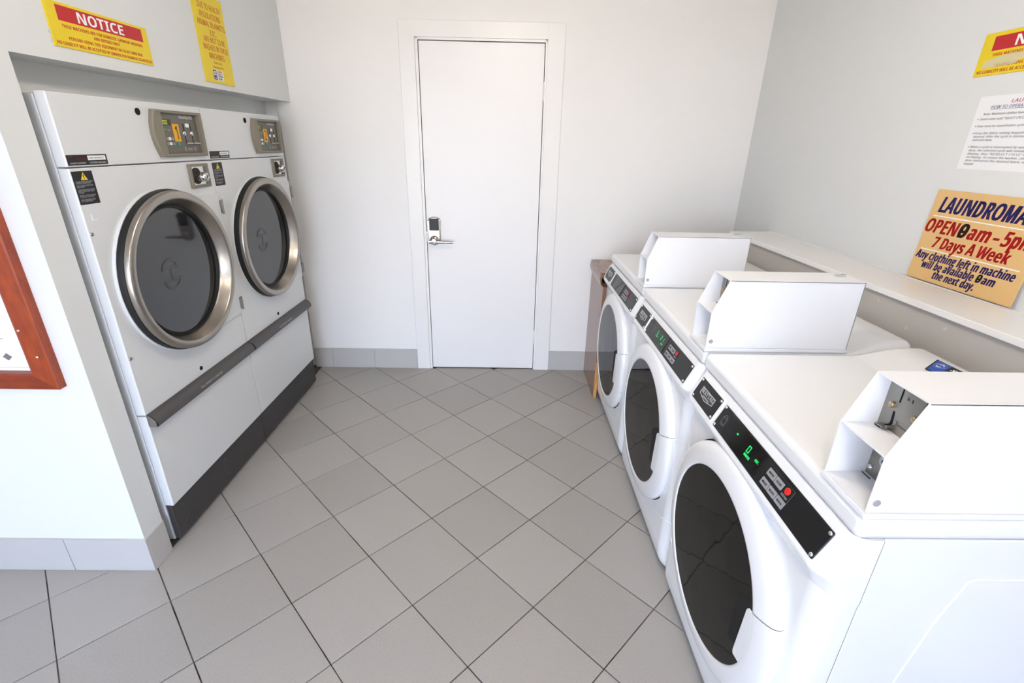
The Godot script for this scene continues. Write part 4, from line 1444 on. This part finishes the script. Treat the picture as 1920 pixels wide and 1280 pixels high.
# thick condensed lettering: the same line laid down three times, a hair apart
func heavy(st: SurfaceTool, s: String, x: float, y: float, h: float, w: float, k: float):
	for d in [-0.028, 0.0, 0.028]:
		text(st, s, x + d * h, y, h, I, "left", "sans_bold", w, k, 0.005)

func st_screws(t: Node3D, at: Array):
	for p in at:
		var st := begin()
		prism(st, disc_poly(Vector2(-0.002, p.y), 0.004, 8), -0.0005, 0.003)
		obj("adhesive_blob", st, M.caulk, t)

# ======================================================= framed print on the nib
func build_certificate():
	var R := -0.874
	var B := 0.779
	var w := 0.47
	var h := 0.62
	var t := thing("framed_certificate", "orange-brown wooden frame holding a white printed certificate on the stub wall", "picture frame", Vector3(R - w, B, NIB_FRONT))
	var fw := 0.058
	# mitred mouldings: outer edge lower than the inner one
	var prof := [Vector2(0, 0), Vector2(0, 0.026), Vector2(0.004, 0.029), Vector2(fw - 0.006, 0.036), Vector2(fw, 0.034), Vector2(fw, 0.010)]
	var corners := [Vector2(0, 0), Vector2(w, 0), Vector2(w, h), Vector2(0, h)]
	var dirs := [Vector2(1, 1), Vector2(-1, 1), Vector2(-1, -1), Vector2(1, -1)]
	for k in 4:
		var j := (k + 1) % 4
		var st := begin()
		for i in prof.size() - 1:
			var p: Vector2 = prof[i]
			var q: Vector2 = prof[i + 1]
			var a: Vector2 = corners[k] + dirs[k] * p.x
			var b: Vector2 = corners[j] + dirs[j] * p.x
			var c: Vector2 = corners[j] + dirs[j] * q.x
			var d: Vector2 = corners[k] + dirs[k] * q.x
			var A := v3(a, p.y); var Bb := v3(b, p.y); var Cc := v3(c, q.y); var D := v3(d, q.y)
			var n := (Bb - A).cross(D - A).normalized()
			quad(st, A, Bb, Cc, D, n)
		obj("frame_rail" if k % 2 == 0 else "frame_stile", st, M.jarrah_rail if k % 2 == 0 else M.jarrah, t)
	var st := begin()
	span(st, Vector3(fw - 0.012, fw - 0.012, 0.004), Vector3(w - fw + 0.012, h - fw + 0.012, 0.012))
	var paper := obj("certificate", st, M.paper, t)
	st = begin()
	var m0 := fw + 0.016
	frame_between(st, PackedVector2Array([Vector2(m0, m0 - 0.006), Vector2(w - m0, m0 - 0.006), Vector2(w - m0, h - m0), Vector2(m0, h - m0)]), PackedVector2Array([Vector2(m0 + 0.0012, m0 - 0.0048), Vector2(w - m0 - 0.0012, m0 - 0.0048), Vector2(w - m0 - 0.0012, h - m0 - 0.0012), Vector2(m0 + 0.0012, h - m0 - 0.0012)]), 0.0118, 0.0124, 0.0001)
	obj("border_line", st, M.silver_ink, paper)
	st = begin()
	span(st, Vector3(w - 0.30, 0.211, 0.0115), Vector3(w - 0.122, 0.2130, 0.0124))
	obj("signature_line", st, M.pencil, paper)
	st = begin()
	span(st, Vector3(w - 0.30, 0.163, 0.0115), Vector3(w - 0.128, 0.1650, 0.0124))
	obj("signature_line", st, M.pencil, paper)
	st = begin()
	var ex := w - 0.135
	prism(st, PackedVector2Array([Vector2(ex - 0.014, 0.104), Vector2(ex, 0.092), Vector2(ex + 0.014, 0.104), Vector2(ex, 0.117)]), 0.0118, 0.0126)
	obj("diamond_mark", st, mat(Color(0.45, 0.42, 0.42), 0.5), paper)
	# fixing pins
	for p in [Vector2(w - 0.020, 0.115), Vector2(w - 0.045, 0.20)]:
		st = begin()
		lathe(st, [Vector2(0.0042, 0.028), Vector2(0.004, 0.0375), Vector2(0, 0.039)], Transform3D(Basis.IDENTITY, Vector3(p.x, p.y, 0)), 10)
		obj("pin", st, M.chrome, t)
